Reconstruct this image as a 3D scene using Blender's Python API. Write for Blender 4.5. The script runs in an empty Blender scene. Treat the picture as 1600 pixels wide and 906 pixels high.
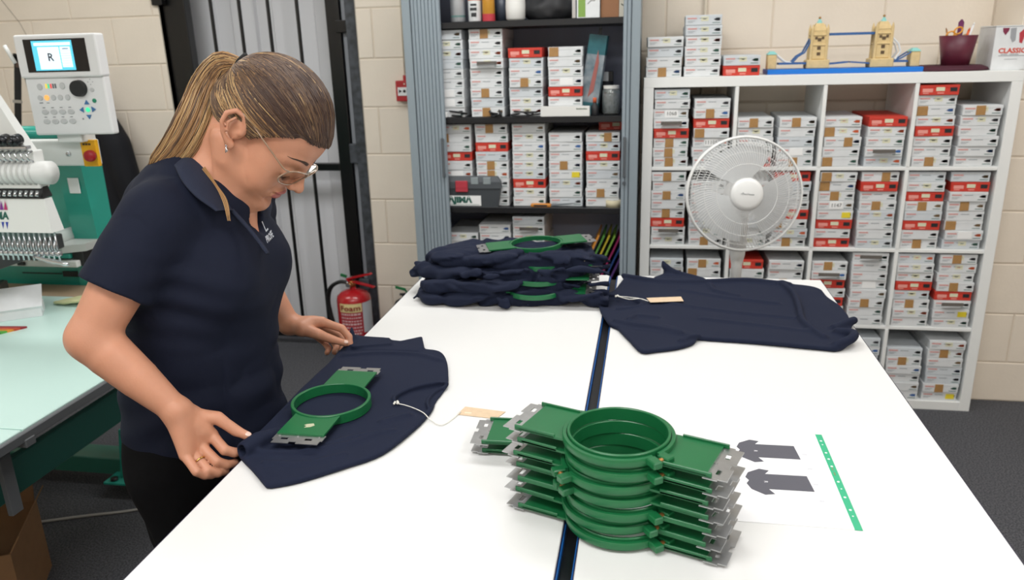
import bpy, bmesh, math, random
import numpy as np
from mathutils import Vector, Matrix, Euler
random.seed(7)
C = bpy.context.scene.collection
PI = math.pi

# ------------------------------------------------------------------ camera
CAMZ = 1.605
RC = Matrix(((0.98501401, 0.0265402, -0.17042009),
             (0.17049886, -0.29895691, 0.93891155),
             (-0.02602936, -0.95389747, -0.29900182)))   # columns: right, down, forward
cd = bpy.data.cameras.new('camera')
cam = bpy.data.objects.new('camera', cd)
C.objects.link(cam)
_r, _d, _f = RC.col[0], RC.col[1], RC.col[2]
cam.matrix_world = Matrix(((_r[0], -_d[0], -_f[0], 0), (_r[1], -_d[1], -_f[1], 0), (_r[2], -_d[2], -_f[2], CAMZ), (0, 0, 0, 1)))
cd.sensor_width = 36.0
cd.lens = 27.135
cd.clip_start = 0.02
cd.dof.use_dof = True
cd.dof.focus_distance = 1.5
cd.dof.aperture_fstop = 5.2
bpy.context.scene.camera = cam

# ------------------------------------------------------------------ world, lights, exposure
w = bpy.data.worlds.new('world'); bpy.context.scene.world = w
w.use_nodes = True
w.node_tree.nodes['Background'].inputs[0].default_value = (0.9, 0.95, 1.0, 1)
w.node_tree.nodes['Background'].inputs[1].default_value = 0.3
vs = bpy.context.scene.view_settings
vs.view_transform = 'Standard'; vs.look = 'None'; vs.gamma = 1.0; vs.use_curve_mapping = False
vs.exposure = 0.0
LIGHTS = [(-2.6, 2.5, 16), (-0.6, 2.5, 19), (1.3, 2.5, 16), (-2.6, 0.3, 15), (-0.6, 0.3, 23), (1.3, 0.3, 19), (-0.6, -1.9, 22), (1.6, -1.9, 18), (-2.6, -1.9, 18)]
CEIL = 2.75
for i, (lx, ly, e) in enumerate(LIGHTS):
    ld = bpy.data.lights.new('ceiling_lamp', 'AREA'); ld.shape = 'RECTANGLE'; ld.size = 1.2; ld.size_y = 0.58
    ld.energy = e; ld.color = (1.0, 0.995, 0.985)
    lo = bpy.data.objects.new('ceiling_lamp', ld); C.objects.link(lo); lo.location = (lx, ly, CEIL - 0.035)

# ------------------------------------------------------------------ helpers
def srgb(h):
    h = h.lstrip('#')
    r = []
    for i in (0, 2, 4):
        c = int(h[i:i+2], 16)/255
        r.append(c/12.92 if c <= .04045 else ((c+.055)/1.055)**2.4)
    return (*r, 1)
MATS = {}
def mat(name, col, rough=0.5, metal=0.0, noise=0, nscale=40, bump=0, bscale=200, spec=None, trans=0, sss=0, coat=0, stretch=None, emit=None, alpha=None, col2=None, sheen=0):
    if name in MATS: return MATS[name]
    m = bpy.data.materials.new(name); m.use_nodes = True
    nt = m.node_tree; b = nt.nodes['Principled BSDF']
    c = srgb(col)
    b.inputs['Base Color'].default_value = c
    b.inputs['Roughness'].default_value = rough
    b.inputs['Metallic'].default_value = metal
    if spec is not None: b.inputs['Specular IOR Level'].default_value = spec
    if trans: b.inputs['Transmission Weight'].default_value = trans
    if coat: b.inputs['Coat Weight'].default_value = coat
    if sheen: b.inputs['Sheen Weight'].default_value = sheen; b.inputs['Sheen Roughness'].default_value = 0.6
    if sss:
        b.inputs['Subsurface Weight'].default_value = sss
        b.inputs['Subsurface Radius'].default_value = (0.012, 0.004, 0.002)
        b.inputs['Subsurface Scale'].default_value = 1.0
    if alpha is not None: b.inputs['Alpha'].default_value = alpha
    if emit is not None:
        b.inputs['Emission Color'].default_value = c; b.inputs['Emission Strength'].default_value = emit
    tc = nt.nodes.new('ShaderNodeTexCoord')
    src = tc.outputs['Object']
    if stretch:
        mp = nt.nodes.new('ShaderNodeMapping'); mp.inputs['Scale'].default_value = stretch
        nt.links.new(src, mp.inputs[0]); src = mp.outputs[0]
    if noise or col2:
        n = nt.nodes.new('ShaderNodeTexNoise'); n.inputs['Scale'].default_value = nscale; n.inputs['Detail'].default_value = 5
        nt.links.new(src, n.inputs['Vector'])
        rp = nt.nodes.new('ShaderNodeValToRGB')
        a, d = (c, srgb(col2)) if col2 else (tuple(x*(1-noise) for x in c[:3])+(1,), tuple(min(1, x*(1+noise)) for x in c[:3])+(1,))
        rp.color_ramp.elements[0].position = 0.35; rp.color_ramp.elements[0].color = a
        rp.color_ramp.elements[1].position = 0.65; rp.color_ramp.elements[1].color = d
        nt.links.new(n.outputs[0], rp.inputs[0]); nt.links.new(rp.outputs[0], b.inputs['Base Color'])
    if bump:
        n2 = nt.nodes.new('ShaderNodeTexNoise'); n2.inputs['Scale'].default_value = bscale; n2.inputs['Detail'].default_value = 4
        nt.links.new(src, n2.inputs['Vector'])
        bp = nt.nodes.new('ShaderNodeBump'); bp.inputs['Strength'].default_value = bump; bp.inputs['Distance'].default_value = 0.002
        nt.links.new(n2.outputs[0], bp.inputs['Height']); nt.links.new(bp.outputs[0], b.inputs['Normal'])
    MATS[name] = m
    return m

class MB:
    """collects polygons, then links them as one mesh object"""
    def __init__(s): s.v = []; s.f = []; s.m = []; s.sm = []; s.mi = 0; s.T = None; s.smooth = False
    def add(s, vs_, fs):
        o = len(s.v)
        for p in vs_:
            p = Vector(p)
            if s.T is not None: p = s.T @ p
            s.v.append(p[:])
        for f in fs: s.f.append([i+o for i in f]); s.m.append(s.mi); s.sm.append(s.smooth)
    def box(s, lo, hi, ch=0.0):
        x0, y0, z0 = lo; x1, y1, z1 = hi
        if ch <= 0:
            s.add([(x0,y0,z0),(x1,y0,z0),(x1,y1,z0),(x0,y1,z0),(x0,y0,z1),(x1,y0,z1),(x1,y1,z1),(x0,y1,z1)],
                  [(0,3,2,1),(4,5,6,7),(0,1,5,4),(1,2,6,5),(2,3,7,6),(3,0,4,7)])
        else:
            ch = min(ch, (x1-x0)*.45, (y1-y0)*.45, (z1-z0)*.45)
            bm = bmesh.new()
            bmesh.ops.create_cube(bm, size=1)
            for v in bm.verts:
                v.co = Vector(((x0+x1)/2+v.co.x*(x1-x0), (y0+y1)/2+v.co.y*(y1-y0), (z0+z1)/2+v.co.z*(z1-z0)))
            bmesh.ops.bevel(bm, geom=bm.edges[:], offset=ch, segments=1 if ch < .004 else 2, profile=.5, affect='EDGES')
            s.addbm(bm)
    def addbm(s, bm):
        bm.verts.ensure_lookup_table(); bm.verts.index_update()
        s.add([v.co.copy() for v in bm.verts], [[v.index for v in f.verts] for f in bm.faces]); bm.free()
    def cyl(s, a, b, r, r2=None, n=16, cap=True):
        r2 = r if r2 is None else r2
        s.tube([a, b], [r, r2], n, cap)
    def tube(s, pts, rs, n=8, cap=True):
        pts = [Vector(p) for p in pts]
        if not hasattr(rs, '__len__'): rs = [rs]*len(pts)
        vs_, fs = [], []
        up = None
        for i, p in enumerate(pts):
            t = (pts[min(i+1, len(pts)-1)]-pts[max(i-1, 0)])
            t = t.normalized() if t.length > 1e-9 else Vector((0,0,1))
            if up is None: up = Vector((0,0,1)) if abs(t.z) < .9 else Vector((1,0,0))
            u = t.cross(up)
            if u.length < 1e-6: up = Vector((1,0,0)) if abs(t.x) < .9 else Vector((0,1,0)); u = t.cross(up)
            u.normalize(); v_ = u.cross(t).normalized(); up = v_
            for k in range(n):
                a = 2*PI*k/n
                vs_.append(p+(u*math.cos(a)+v_*math.sin(a))*rs[i])
        for i in range(len(pts)-1):
            for k in range(n):
                k2 = (k+1) % n
                fs.append((i*n+k, i*n+k2, (i+1)*n+k2, (i+1)*n+k))
        if cap:
            fs.append(tuple(range(n))[::-1]); fs.append(tuple((len(pts)-1)*n+k for k in range(n)))
        s.add(vs_, fs)
    def lathe(s, prof, n=32, o=(0,0,0), close=False):
        """prof: (r, z) list, revolved about z through o"""
        vs_, fs = [], []
        for (r, z) in prof:
            for k in range(n):
                a = 2*PI*k/n
                vs_.append((o[0]+r*math.cos(a), o[1]+r*math.sin(a), o[2]+z))
        m = len(prof)
        for i in range(m if close else m-1):
            j = (i+1) % m
            for k in range(n):
                k2 = (k+1) % n
                fs.append((i*n+k, i*n+k2, j*n+k2, j*n+k))
        if not close:
            if prof[0][0] > 1e-6: fs.append(tuple(range(n))[::-1])
            if prof[-1][0] > 1e-6: fs.append(tuple((m-1)*n+k for k in range(n)))
        s.add(vs_, fs)
    def prism(s, poly, z0, z1):
        n = len(poly)
        s.add([(x, y, z0) for x, y in poly]+[(x, y, z1) for x, y in poly],
              [tuple(range(n))[::-1], tuple(range(n, 2*n))]+[(i, (i+1) % n, n+(i+1) % n, n+i) for i in range(n)])
    def sphere(s, c, r, n=12, sc=(1,1,1)):
        prof = [(max(1e-5, r*math.sin(PI*i/(n//2+2))), -r*math.cos(PI*i/(n//2+2))) for i in range(n//2+3)]
        vs_, fs = [], []
        for (rr, z) in prof:
            for k in range(n):
                a = 2*PI*k/n
                vs_.append((c[0]+rr*math.cos(a)*sc[0], c[1]+rr*math.sin(a)*sc[1], c[2]+z*sc[2]))
        m = len(prof)
        for i in range(m-1):
            for k in range(n):
                k2 = (k+1) % n
                fs.append((i*n+k, i*n+k2, (i+1)*n+k2, (i+1)*n+k))
        s.add(vs_, fs)
    def quad(s, a, b, c, d): s.add([a, b, c, d], [(0,1,2,3)])
    def mesh(s, name, mats):
        me = bpy.data.meshes.new(name)
        me.from_pydata([tuple(p) for p in s.v], [], s.f)
        for m in (mats if isinstance(mats, (list, tuple)) else [mats]): me.materials.append(m)
        me.polygons.foreach_set('material_index', s.m)
        me.polygons.foreach_set('use_smooth', s.sm)
        me.update()
        return me
    def build(s, name, mats, parent=None, loc=None, rot=None):
        return link(name, s.mesh(name, mats), parent, loc, rot)
def link(name, me, parent=None, loc=None, rot=None):
    o = bpy.data.objects.new(name, me); C.objects.link(o)
    if parent is not None: o.parent = parent
    if loc is not None: o.location = loc
    if rot is not None: o.rotation_euler = rot
    return o
def tag(o, label, cat=None, group=None, kind=None):
    if label: o['label'] = label
    if cat: o['category'] = cat
    if group: o['group'] = group
    if kind: o['kind'] = kind
    return o
def thing(name, label, cat, loc=(0,0,0), rz=0, group=None, rot=None):
    o = bpy.data.objects.new(name, None); C.objects.link(o); o.empty_display_size = .05
    o.location = loc; o.rotation_euler = rot if rot else (0,0,rz)
    return tag(o, label, cat, group)
def struct(o): o['kind'] = 'structure'; return o
def copy_tree(o, parent=None):
    c = o.copy(); C.objects.link(c)
    if parent is not None: c.parent = parent
    for ch in list(o.children): copy_tree(ch, c)
    return c
def smooth(o, ang=None):
    for p in o.data.polygons: p.use_smooth = True
    return o
_tc = {}
def text_mesh(txt, size, mb, T, extr=0.0004, bold=0.0, sx=1.0, shear=0.0):
    """flat lettering as mesh, added to builder mb under transform T (text lies in its xy plane, centred)"""
    key = (txt, size, bold, sx, shear, extr)
    if key not in _tc:
        cu = bpy.data.curves.new('txt', 'FONT'); cu.body = txt; cu.size = size; cu.extrude = extr
        cu.align_x = 'CENTER'; cu.align_y = 'CENTER'; cu.offset = bold; cu.shear = shear; cu.resolution_u = 2
        ob = bpy.data.objects.new('txt', cu); C.objects.link(ob)
        dg = bpy.context.evaluated_depsgraph_get()
        me = ob.evaluated_get(dg).to_mesh()
        _tc[key] = ([(v.co.x*sx, v.co.y, v.co.z) for v in me.vertices], [tuple(p.vertices) for p in me.polygons])
        bpy.data.objects.remove(ob); bpy.data.curves.remove(cu)
    old = mb.T
    mb.T = T if old is None else old @ T
    mb.add(*_tc[key]); mb.T = old
def TR(loc, rot=(0,0,0)): return Matrix.Translation(loc) @ Euler(rot).to_matrix().to_4x4()
def pt(px, py, Y=None, z=None):
    """a sight line of the photograph met with the plane y=Y or z=z (world metres)"""
    r = RC @ Vector((px-800.0, py-453.0, 1206.0))
    k = Y/r.y if Y is not None else (z-CAMZ)/r.z
    return Vector((r.x*k, r.y*k, CAMZ+r.z*k))

# ---- signed distance volumes meshed with surface nets
class Vol:
    def __init__(s, lo, hi, h):
        s.lo = np.array(lo, float); s.h = h
        s.n = np.maximum(4, np.ceil((np.array(hi)-s.lo)/h).astype(int)+1)
        s.F = np.full(tuple(s.n), 1.0, np.float32)
    def grid(s, lo, hi):
        i0 = np.clip(np.floor((np.array(lo)-s.lo)/s.h).astype(int), 0, s.n-1)
        i1 = np.clip(np.ceil((np.array(hi)-s.lo)/s.h).astype(int)+1, 1, s.n)
        sl = tuple(slice(a, max(a+1, b)) for a, b in zip(i0, i1))
        ax = [(s.lo[k]+s.h*np.arange(sl[k].start, sl[k].stop)).astype(np.float32) for k in range(3)]
        return sl, ax[0][:, None, None], ax[1][None, :, None], ax[2][None, None, :]
    def all(s): return s.grid(s.lo, s.lo+s.h*s.n)
    def comb(s, sl, d, k, op='u'):
        F = s.F[sl]
        if op == 'u':
            if k > 0:
                hh = np.maximum(k-np.abs(F-d), 0)/k
                s.F[sl] = np.minimum(F, d)-hh*hh*k*.25
            else: s.F[sl] = np.minimum(F, d)
        else:
            d = -d
            if k > 0:
                hh = np.maximum(k-np.abs(F-d), 0)/k
                s.F[sl] = np.maximum(F, d)+hh*hh*k*.25
            else: s.F[sl] = np.maximum(F, d)
    def cap(s, a, b, ra, rb=None, k=0.01, op='u', flat=None):
        """tapered capsule; flat=(axis vector, factor) squashes it across that axis"""
        rb = ra if rb is None else rb
        a = np.array(a, float); b = np.array(b, float); R = max(ra, rb)*(max(1, flat[1]) if flat else 1)+k+2*s.h
        sl, X, Y, Z = s.grid(np.minimum(a, b)-R, np.maximum(a, b)+R)
        ba = b-a; L = max(ba.dot(ba), 1e-12)
        t = np.clip(((X-a[0])*ba[0]+(Y-a[1])*ba[1]+(Z-a[2])*ba[2])/L, 0, 1)
        dx, dy, dz = X-a[0]-ba[0]*t, Y-a[1]-ba[1]*t, Z-a[2]-ba[2]*t
        if flat:
            n = np.array(flat[0], float); n /= np.linalg.norm(n)
            q = dx*n[0]+dy*n[1]+dz*n[2]; e = 1/flat[1]-1
            dx, dy, dz = dx+q*e*n[0], dy+q*e*n[1], dz+q*e*n[2]
        d = np.sqrt(dx*dx+dy*dy+dz*dz)-(ra+(rb-ra)*t)
        s.comb(sl, d, k, op)
    def chain(s, pts, rs, k=0.01, op='u', flat=None):
        if not hasattr(rs, '__len__'): rs = [rs]*len(pts)
        F0 = s.F; A_ = np.array([list(p) for p in pts], float); R = max(rs)*(max(1, flat[1]) if flat else 1)+k+2*s.h
        sl, X, Y, Z = s.grid(A_.min(0)-R, A_.max(0)+R)
        base = F0[sl].copy(); F0[sl] = 1.0
        for i in range(len(pts)-1): s.cap(pts[i], pts[i+1], rs[i], rs[i+1], 0, 'u', flat)
        d = F0[sl].copy(); F0[sl] = base
        s.comb(sl, d, k, op)
    def ell(s, c, r, M=None, k=0.01, op='u'):
        c = np.array(c, float); r = np.array(r, float); R = r.max()+k+2*s.h
        sl, X, Y, Z = s.grid(c-R, c+R)
        x, y, z = X-c[0], Y-c[1], Z-c[2]
        if M is not None:
            M = np.array(M)[:3, :3]
            x, y, z = x*M[0,0]+y*M[1,0]+z*M[2,0], x*M[0,1]+y*M[1,1]+z*M[2,1], x*M[0,2]+y*M[1,2]+z*M[2,2]
        k0 = np.sqrt((x/r[0])**2+(y/r[1])**2+(z/r[2])**2)
        k1 = np.sqrt((x/r[0]**2)**2+(y/r[1]**2)**2+(z/r[2]**2)**2)
        d = np.where(k0 < 1e-4, -r.min(), k0*(k0-1)/np.maximum(k1, 1e-6))
        s.comb(sl, d, k, op)
    def net(s):
        F = s.F; S = F < 0; h = s.h
        A = S.astype(np.int8)
        cnt = sum(A[i:A.shape[0]-1+i, j:A.shape[1]-1+j, l:A.shape[2]-1+l] for i in (0,1) for j in (0,1) for l in (0,1))
        act = (cnt > 0) & (cnt < 8)
        I = np.argwhere(act)
        idx = np.full(act.shape, -1, np.int64); idx[act] = np.arange(len(I))
        P = np.zeros((len(I), 3)); N = np.zeros(len(I))
        cs = [(0,0,0),(1,0,0),(0,1,0),(1,1,0),(0,0,1),(1,0,1),(0,1,1),(1,1,1)]
        val = {c: F[I[:,0]+c[0], I[:,1]+c[1], I[:,2]+c[2]].astype(float) for c in cs}
        for a in range(3):
            for c in cs:
                if c[a] == 0:
                    d = list(c); d[a] = 1; d = tuple(d)
                    va, vb = val[c], val[d]
                    m = (va < 0) != (vb < 0)
                    t = np.where(m, va/np.where(m, va-vb, 1), 0)
                    p = np.array(c, float)[None, :].repeat(len(I), 0); p[:, a] += t
                    P += p*m[:, None]; N += m
        V = s.lo+h*(I+P/np.maximum(N, 1)[:, None])
        faces = []
        for a in range(3):
            b, c = (a+1) % 3, (a+2) % 3
            s0 = [slice(None)]*3; s1 = [slice(None)]*3; s0[a] = slice(0, -1); s1[a] = slice(1, None)
            E = S[tuple(s0)] != S[tuple(s1)]
            J = np.argwhere(E)
            ok = (J[:, b] > 0) & (J[:, c] > 0) & (J[:, b] < S.shape[b]-1) & (J[:, c] < S.shape[c]-1)
            J = J[ok]
            def g(db, dc):
                q = J.copy(); q[:, b] -= db; q[:, c] -= dc
                return idx[q[:,0], q[:,1], q[:,2]]
            Q = np.stack([g(1,1), g(0,1), g(0,0), g(1,0)], 1)
            fl = ~S[J[:,0], J[:,1], J[:,2]]
            Q[fl] = Q[fl][:, ::-1]
            faces.append(Q)
        return V, np.concatenate(faces)
def npmesh(name, V, Fq, mats, smooth_=True, mi=None):
    me = bpy.data.meshes.new(name)
    me.vertices.add(len(V)); me.vertices.foreach_set('co', np.asarray(V, np.float32).ravel())
    n = len(Fq)
    me.loops.add(n*4); me.loops.foreach_set('vertex_index', np.asarray(Fq, np.int32).ravel())
    me.polygons.add(n); me.polygons.foreach_set('loop_start', np.arange(0, n*4, 4, dtype=np.int32))
    me.polygons.foreach_set('loop_total', np.full(n, 4, np.int32))
    for m in (mats if isinstance(mats, (list, tuple)) else [mats]): me.materials.append(m)
    if mi is not None: me.polygons.foreach_set('material_index', np.asarray(mi, np.int32))
    me.update(calc_edges=True); me.validate()
    if smooth_: me.polygons.foreach_set('use_smooth', np.ones(len(me.polygons), bool))
    return me
def relax(V, Fq, it=2, lam=.5):
    """a few rounds of Laplacian smoothing"""
    for _ in range(it):
        S_ = np.zeros_like(V); N_ = np.zeros(len(V))
        for a, b in ((0,1),(1,2),(2,3),(3,0)):
            np.add.at(S_, Fq[:, a], V[Fq[:, b]]); np.add.at(S_, Fq[:, b], V[Fq[:, a]])
            np.add.at(N_, Fq[:, a], 1); np.add.at(N_, Fq[:, b], 1)
        V = V*(1-lam)+lam*S_/np.maximum(N_, 1)[:, None]
    return V
_rl = np.random.RandomState(5).rand(32, 32, 32).astype(np.float32)*2-1
def vnoise(X, Y, Z):
    X, Y, Z = np.broadcast_arrays(X, Y, Z)
    xi, yi, zi = np.floor(X).astype(int), np.floor(Y).astype(int), np.floor(Z).astype(int)
    fx, fy, fz = X-xi, Y-yi, Z-zi
    fx, fy, fz = fx*fx*(3-2*fx), fy*fy*(3-2*fy), fz*fz*(3-2*fz)
    g = lambda a, b, c: _rl[(xi+a) & 31, (yi+b) & 31, (zi+c) & 31]
    x00 = g(0,0,0)*(1-fx)+g(1,0,0)*fx; x10 = g(0,1,0)*(1-fx)+g(1,1,0)*fx
    x01 = g(0,0,1)*(1-fx)+g(1,0,1)*fx; x11 = g(0,1,1)*(1-fx)+g(1,1,1)*fx
    return (x00*(1-fy)+x10*fy)*(1-fz)+(x01*(1-fy)+x11*fy)*fz
def poly_sdf(X, Y, poly):
    """signed distance to a closed polygon in the plane (negative inside)"""
    d = np.full(np.broadcast(X, Y).shape, 1e3); inside = np.zeros(d.shape, bool)
    n = len(poly)
    for i in range(n):
        x0, y0 = poly[i][:2]; x1, y1 = poly[(i+1) % n][:2]
        ex, ey = x1-x0, y1-y0
        t = np.clip(((X-x0)*ex+(Y-y0)*ey)/max(ex*ex+ey*ey, 1e-12), 0, 1)
        d = np.minimum(d, np.hypot(X-x0-ex*t, Y-y0-ey*t))
        c = ((y0 > Y) != (y1 > Y))
        if abs(ey) > 1e-12: inside ^= c & (X < x0+ex*(Y-y0)/ey)
    return np.where(inside, -d, d)
def spline(pts, n=6):
    """closed Catmull-Rom through the points"""
    out = []
    m = len(pts)
    for i in range(m):
        p0, p1, p2, p3 = [np.array(pts[(i+k-1) % m][:2], float) for k in range(4)]
        for j in range(n):
            t = j/n
            out.append(tuple(.5*((2*p1)+(-p0+p2)*t+(2*p0-5*p1+4*p2-p3)*t*t+(-p0+3*p1-3*p2+p3)*t**3)))
    return out
def crv(pts, n=6):
    """open Catmull-Rom in 3D"""
    P_ = [Vector(p) for p in pts]; P_ = [P_[0]*2-P_[1]]+P_+[P_[-1]*2-P_[-2]]
    out = []
    for i in range(1, len(P_)-2):
        for j in range(n):
            t = j/n; p0, p1, p2, p3 = P_[i-1:i+3]
            out.append(.5*((2*p1)+(-p0+p2)*t+(2*p0-5*p1+4*p2-p3)*t*t+(-p0+3*p1-3*p2+p3)*t**3))
    out.append(P_[-2]); return out
# ------------------------------------------------------------------ the room
M_wall = mat('wall_paint', '#ece1d2', .55, noise=.02, nscale=6, bump=.35, bscale=70)
M_joint = mat('wall_joint_paint', '#ddd0bf', .6)
M_ceil = mat('ceiling_paint', '#e9e7e2', .8)
M_carpet = mat('carpet', '#303135', .95, col2='#5f6066', nscale=170, bump=.8, bscale=350)
def slab(name, lo, hi, m):
    b = MB(); b.box(lo, hi); o = b.build(name, m); return struct(o)
slab('floor', (-4.3, -3.1, -.05), (3.0, 4.3, 0), M_carpet)
slab('ceiling', (-4.3, -3.1, CEIL), (3.0, 4.3, CEIL+.05), M_ceil)
slab('wall_left', (-4.3, -3.1, 0), (-4.2, 4.3, CEIL), M_wall)
slab('wall_right', (2.9, -3.1, 0), (3.0, 3.56, CEIL), M_wall)
slab('wall_front', (-4.2, -3.1, 0), (2.9, -3.0, CEIL), M_wall)
WY = 3.85
DX0, DX1, DH = -2.505, -1.448, 2.13
b = MB()
b.box((-4.2, WY+.004, 0), (DX0, 4.1, CEIL)); b.box((DX1, WY+.004, 0), (1.46, 4.1, CEIL)); b.box((DX0, WY+.004, DH), (DX1, 4.1, CEIL))
wall_back = struct(b.build('wall_back', M_joint))
b = MB(); b.box((1.46, 3.564, 0), (2.9, 4.1, CEIL))
wall_pier = struct(b.build('wall_pier', M_joint))
_bc = {}
def block(parent, x0, x1, z0, z1, y, g=.005):
    k = (round(x1-x0, 3), round(z1-z0, 3))
    if k not in _bc:
        b = MB(); W, H = x1-x0-g, z1-z0-g; c = .0035
        b.add([(c,0,c),(W-c,0,c),(W-c,0,H-c),(c,0,H-c),(0,.0035,0),(W,.0035,0),(W,.0035,H),(0,.0035,H),(0,.02,0),(W,.02,0),(W,.02,H),(0,.02,H)],
              [(0,1,2,3),(4,5,1,0),(5,6,2,1),(6,7,3,2),(7,4,0,3),(8,9,5,4),(9,10,6,5),(10,11,7,6),(11,8,4,7)])
        _bc[k] = b.mesh('block', M_wall)
    o = link('block', _bc[k], parent, (x0+g/2, y+random.uniform(-.0008, .0008), z0+g/2))
def courses(parent, xa, xb, zj, P, offA, offB, y, zmax=CEIL, skip=None):
    zs = [z for z in zj if z < zmax]+[zmax]
    for i in range(len(zs)-1):
        if zs[i+1]-zs[i] < .02: continue
        off = offA if i % 2 == 0 else offB
        x = off-math.ceil((off-xa)/P)*P
        while x < xb:
            a, c = max(x, xa), min(x+P, xb)
            if skip:
                for (p, q) in skip(a, c, zs[i], zs[i+1]):
                    if q-p > .03: block(parent, p, q, zs[i], zs[i+1], y)
            elif c-a > .03: block(parent, a, c, zs[i], zs[i+1], y)
            x += P
ZJ = [0]+[round(1.572+k*.2375, 4) for k in range(-6, 5)]
def cut_door(a, c, z0, z1):
    if z0 >= DH-.06: return [(a, c)]
    out = []
    if a < DX0: out.append((a, min(c, DX0)))
    if c > DX1: out.append((max(a, DX1), c))
    return out
# the top course over the door starts at the lintel
courses(wall_back, -4.2, 1.455, ZJ, .475, -3.02, -2.79, WY, skip=cut_door)
courses(wall_pier, 1.463, 2.895, [0]+[round(.19+k*.2312, 4) for k in range(0, 12)], .462, 1.845, 1.615, 3.56)
b = MB()   # the return face of the pier
b.box((1.4565, 3.564, 0), (1.4605, WY, CEIL)); b.build('return_face', M_wall, wall_pier)
# hairline crack and small scars in the paint
b = MB(); b.tube([(-3.42, WY-.001, 1.93), (-3.33, WY-.001, 1.80), (-3.29, WY-.001, 1.70), (-3.235, WY-.001, 1.60)], .0014, 4)
b.build('crack', mat('crack', '#6f665a', .9), wall_back)
# door recess sides, lintel
b = MB()
b.box((DX0-.004, WY+.001, 0), (DX0, 4.1, DH)); b.box((DX1, WY+.001, 0), (DX1+.004, 4.1, DH))
b.box((DX0, WY+.001, DH), (DX1, 4.1, DH+.004))
struct(b.build('trim_1', mat('reveal_paint', '#b9b2a6', .6)))
# corrugated white door leaf behind the gate
M_leaf = mat('door_white', '#dcdde2', .45)
b = MB(); xs = []
x = DX0
while x < DX1:
    xs += [(x, 4.055), (x+.05, 4.055), (x+.062, 4.04), (x+.19, 4.04), (x+.202, 4.055)]; x += .235
xs = [(min(a, DX1), y) for a, y in xs]+[(DX1, 4.055)]
for i in range(len(xs)-1):
    (a, ya), (c, yc) = xs[i], xs[i+1]
    b.quad((a, ya, 0), (c, yc, 0), (c, yc, DH), (a, ya, DH))
b.box((DX0, 4.07, 0), (DX1, 4.1, DH))
struct(b.build('door_1', M_leaf))
# black steel security gate
M_black = mat('black_gloss_paint', '#0b0b0d', .28, noise=.2)
M_scuff = mat('scuffed_steel', '#3c4046', .5, noise=.4, nscale=30)
gate = thing('security_gate', 'black steel bar gate in front of white ribbed door', 'gate', ((DX0+DX1)/2, WY, 0))
gx = (DX0+DX1)/2
def gpart(name, lo, hi, m=M_black, ch=.004):
    b = MB(); b.box((lo[0]-gx, lo[1]-WY, lo[2]), (hi[0]-gx, hi[1]-WY, hi[2]), ch); return b.build(name, m, gate)
gpart('post', (-2.50, 3.875, 0.01), (-2.375, 3.935, 2.10))
gpart('post', (-1.617, 3.885, 0.01), (-1.545, 3.93, 2.10))
gpart('top_rail', (-2.375, 3.885, 2.05), (-1.617, 3.93, 2.10))
gpart('middle_rail', (-2.375, 3.89, 1.005), (-1.617, 3.925, 1.045))
gpart('bottom_rail', (-2.375, 3.89, .05), (-1.617, 3.925, .095))
for x in (-2.245, -2.088, -1.931, -1.774):
    b = MB(); b.cyl((x-gx, .055, .08), (x-gx, .055, 2.07), .0095, n=10); b.smooth = True; b.build('bar', M_black, gate)
gpart('jamb_strip', (-1.54, 3.90, 0.0), (-1.505, 3.96, 2.10), mat('grey_door_strip', '#8d9199', .5))
gpart('jamb', (-1.505, 3.858, 0.0), (-1.452, 3.90, 2.10), M_scuff)
gpart('hinge', (-1.565, 3.87, 1.70), (-1.47, 3.89, 1.76), M_black)
gpart('hinge', (-2.53, 3.83, 1.86), (-2.47, 3.87, 1.93), M_black)
gpart('lock_box', (-1.545, 3.86, 1.05), (-1.50, 3.885, 1.15), M_scuff)
gpart('bolt', (-1.548, 3.84, .36), (-1.49, 3.87, .42), M_scuff)
# conduit strips on the wall
def wire(name, pts, r, m, label=None, cat=None, parent=None, n=6):
    b = MB(); b.smooth = True; b.tube(pts, r, n); o = b.build(name, m, parent)
    if label: tag(o, label, cat)
    return o
M_cream = mat('cream_plastic', '#d9cfbd', .5)
fa = thing('fire_call_point', 'red fire alarm call point on cream block wall beside grey cabinet', 'fire alarm', (-1.205, WY-.001, 1.415))
b = MB(); b.box((-.046, -.045, -.05), (.046, 0, .05), .004); b.build('housing', mat('alarm_red', '#b0222a', .4), fa)
b = MB(); b.cyl((0, -.022, .05), (0, -.022, .075), .011, n=12); b.build('gland', mat('alarm_red', '#b0222a', .4), fa)
b = MB(); b.box((-.035, -.048, -.022), (.035, -.044, .018)); b.build('press_panel', mat('label_white', '#e8e9ea', .5), fa, )
b = MB(); text_mesh('\u25B6 \u25CF \u25C0', .018, b, TR((0, -.0484, -.002), (PI/2, 0, 0)), bold=.0006)
b.build('arrow_marks', mat('print_black', '#16171b', .6), fa)
b = MB(); b.cyl((0, -.0455, .034), (0, -.0425, .034), .004, n=10); b.build('indicator', mat('cream_plastic', '#d9cfbd', .5), fa)
wire('conduit', [(-1.205, WY-.012, 1.492), (-1.197, WY-.012, 2.74)], .008, M_cream, 'thin cream conduit running up wall above red call point', 'conduit')
wire('conduit', [(.235, WY-.012, .3), (.235, WY-.012, 2.74)], .009, M_cream, 'thin cream conduit running up wall behind white shelving', 'conduit')
# notice board at the right edge
nb = thing('notice_board', 'framed notice board with white sheet above brown panel at right edge', 'notice board', (1.93, 3.558, .95))
b = MB(); b.box((-.18, -.018, -.24), (.3, 0, .34), .002); b.build('board', mat('board_brown', '#7b5136', .6, noise=.08), nb)
b = MB(); b.box((-.165, -.022, -.075), (.29, -.018, .33)); b.build('notice_sheet', mat('paper_white', '#e9ecef', .6), nb)
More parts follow.
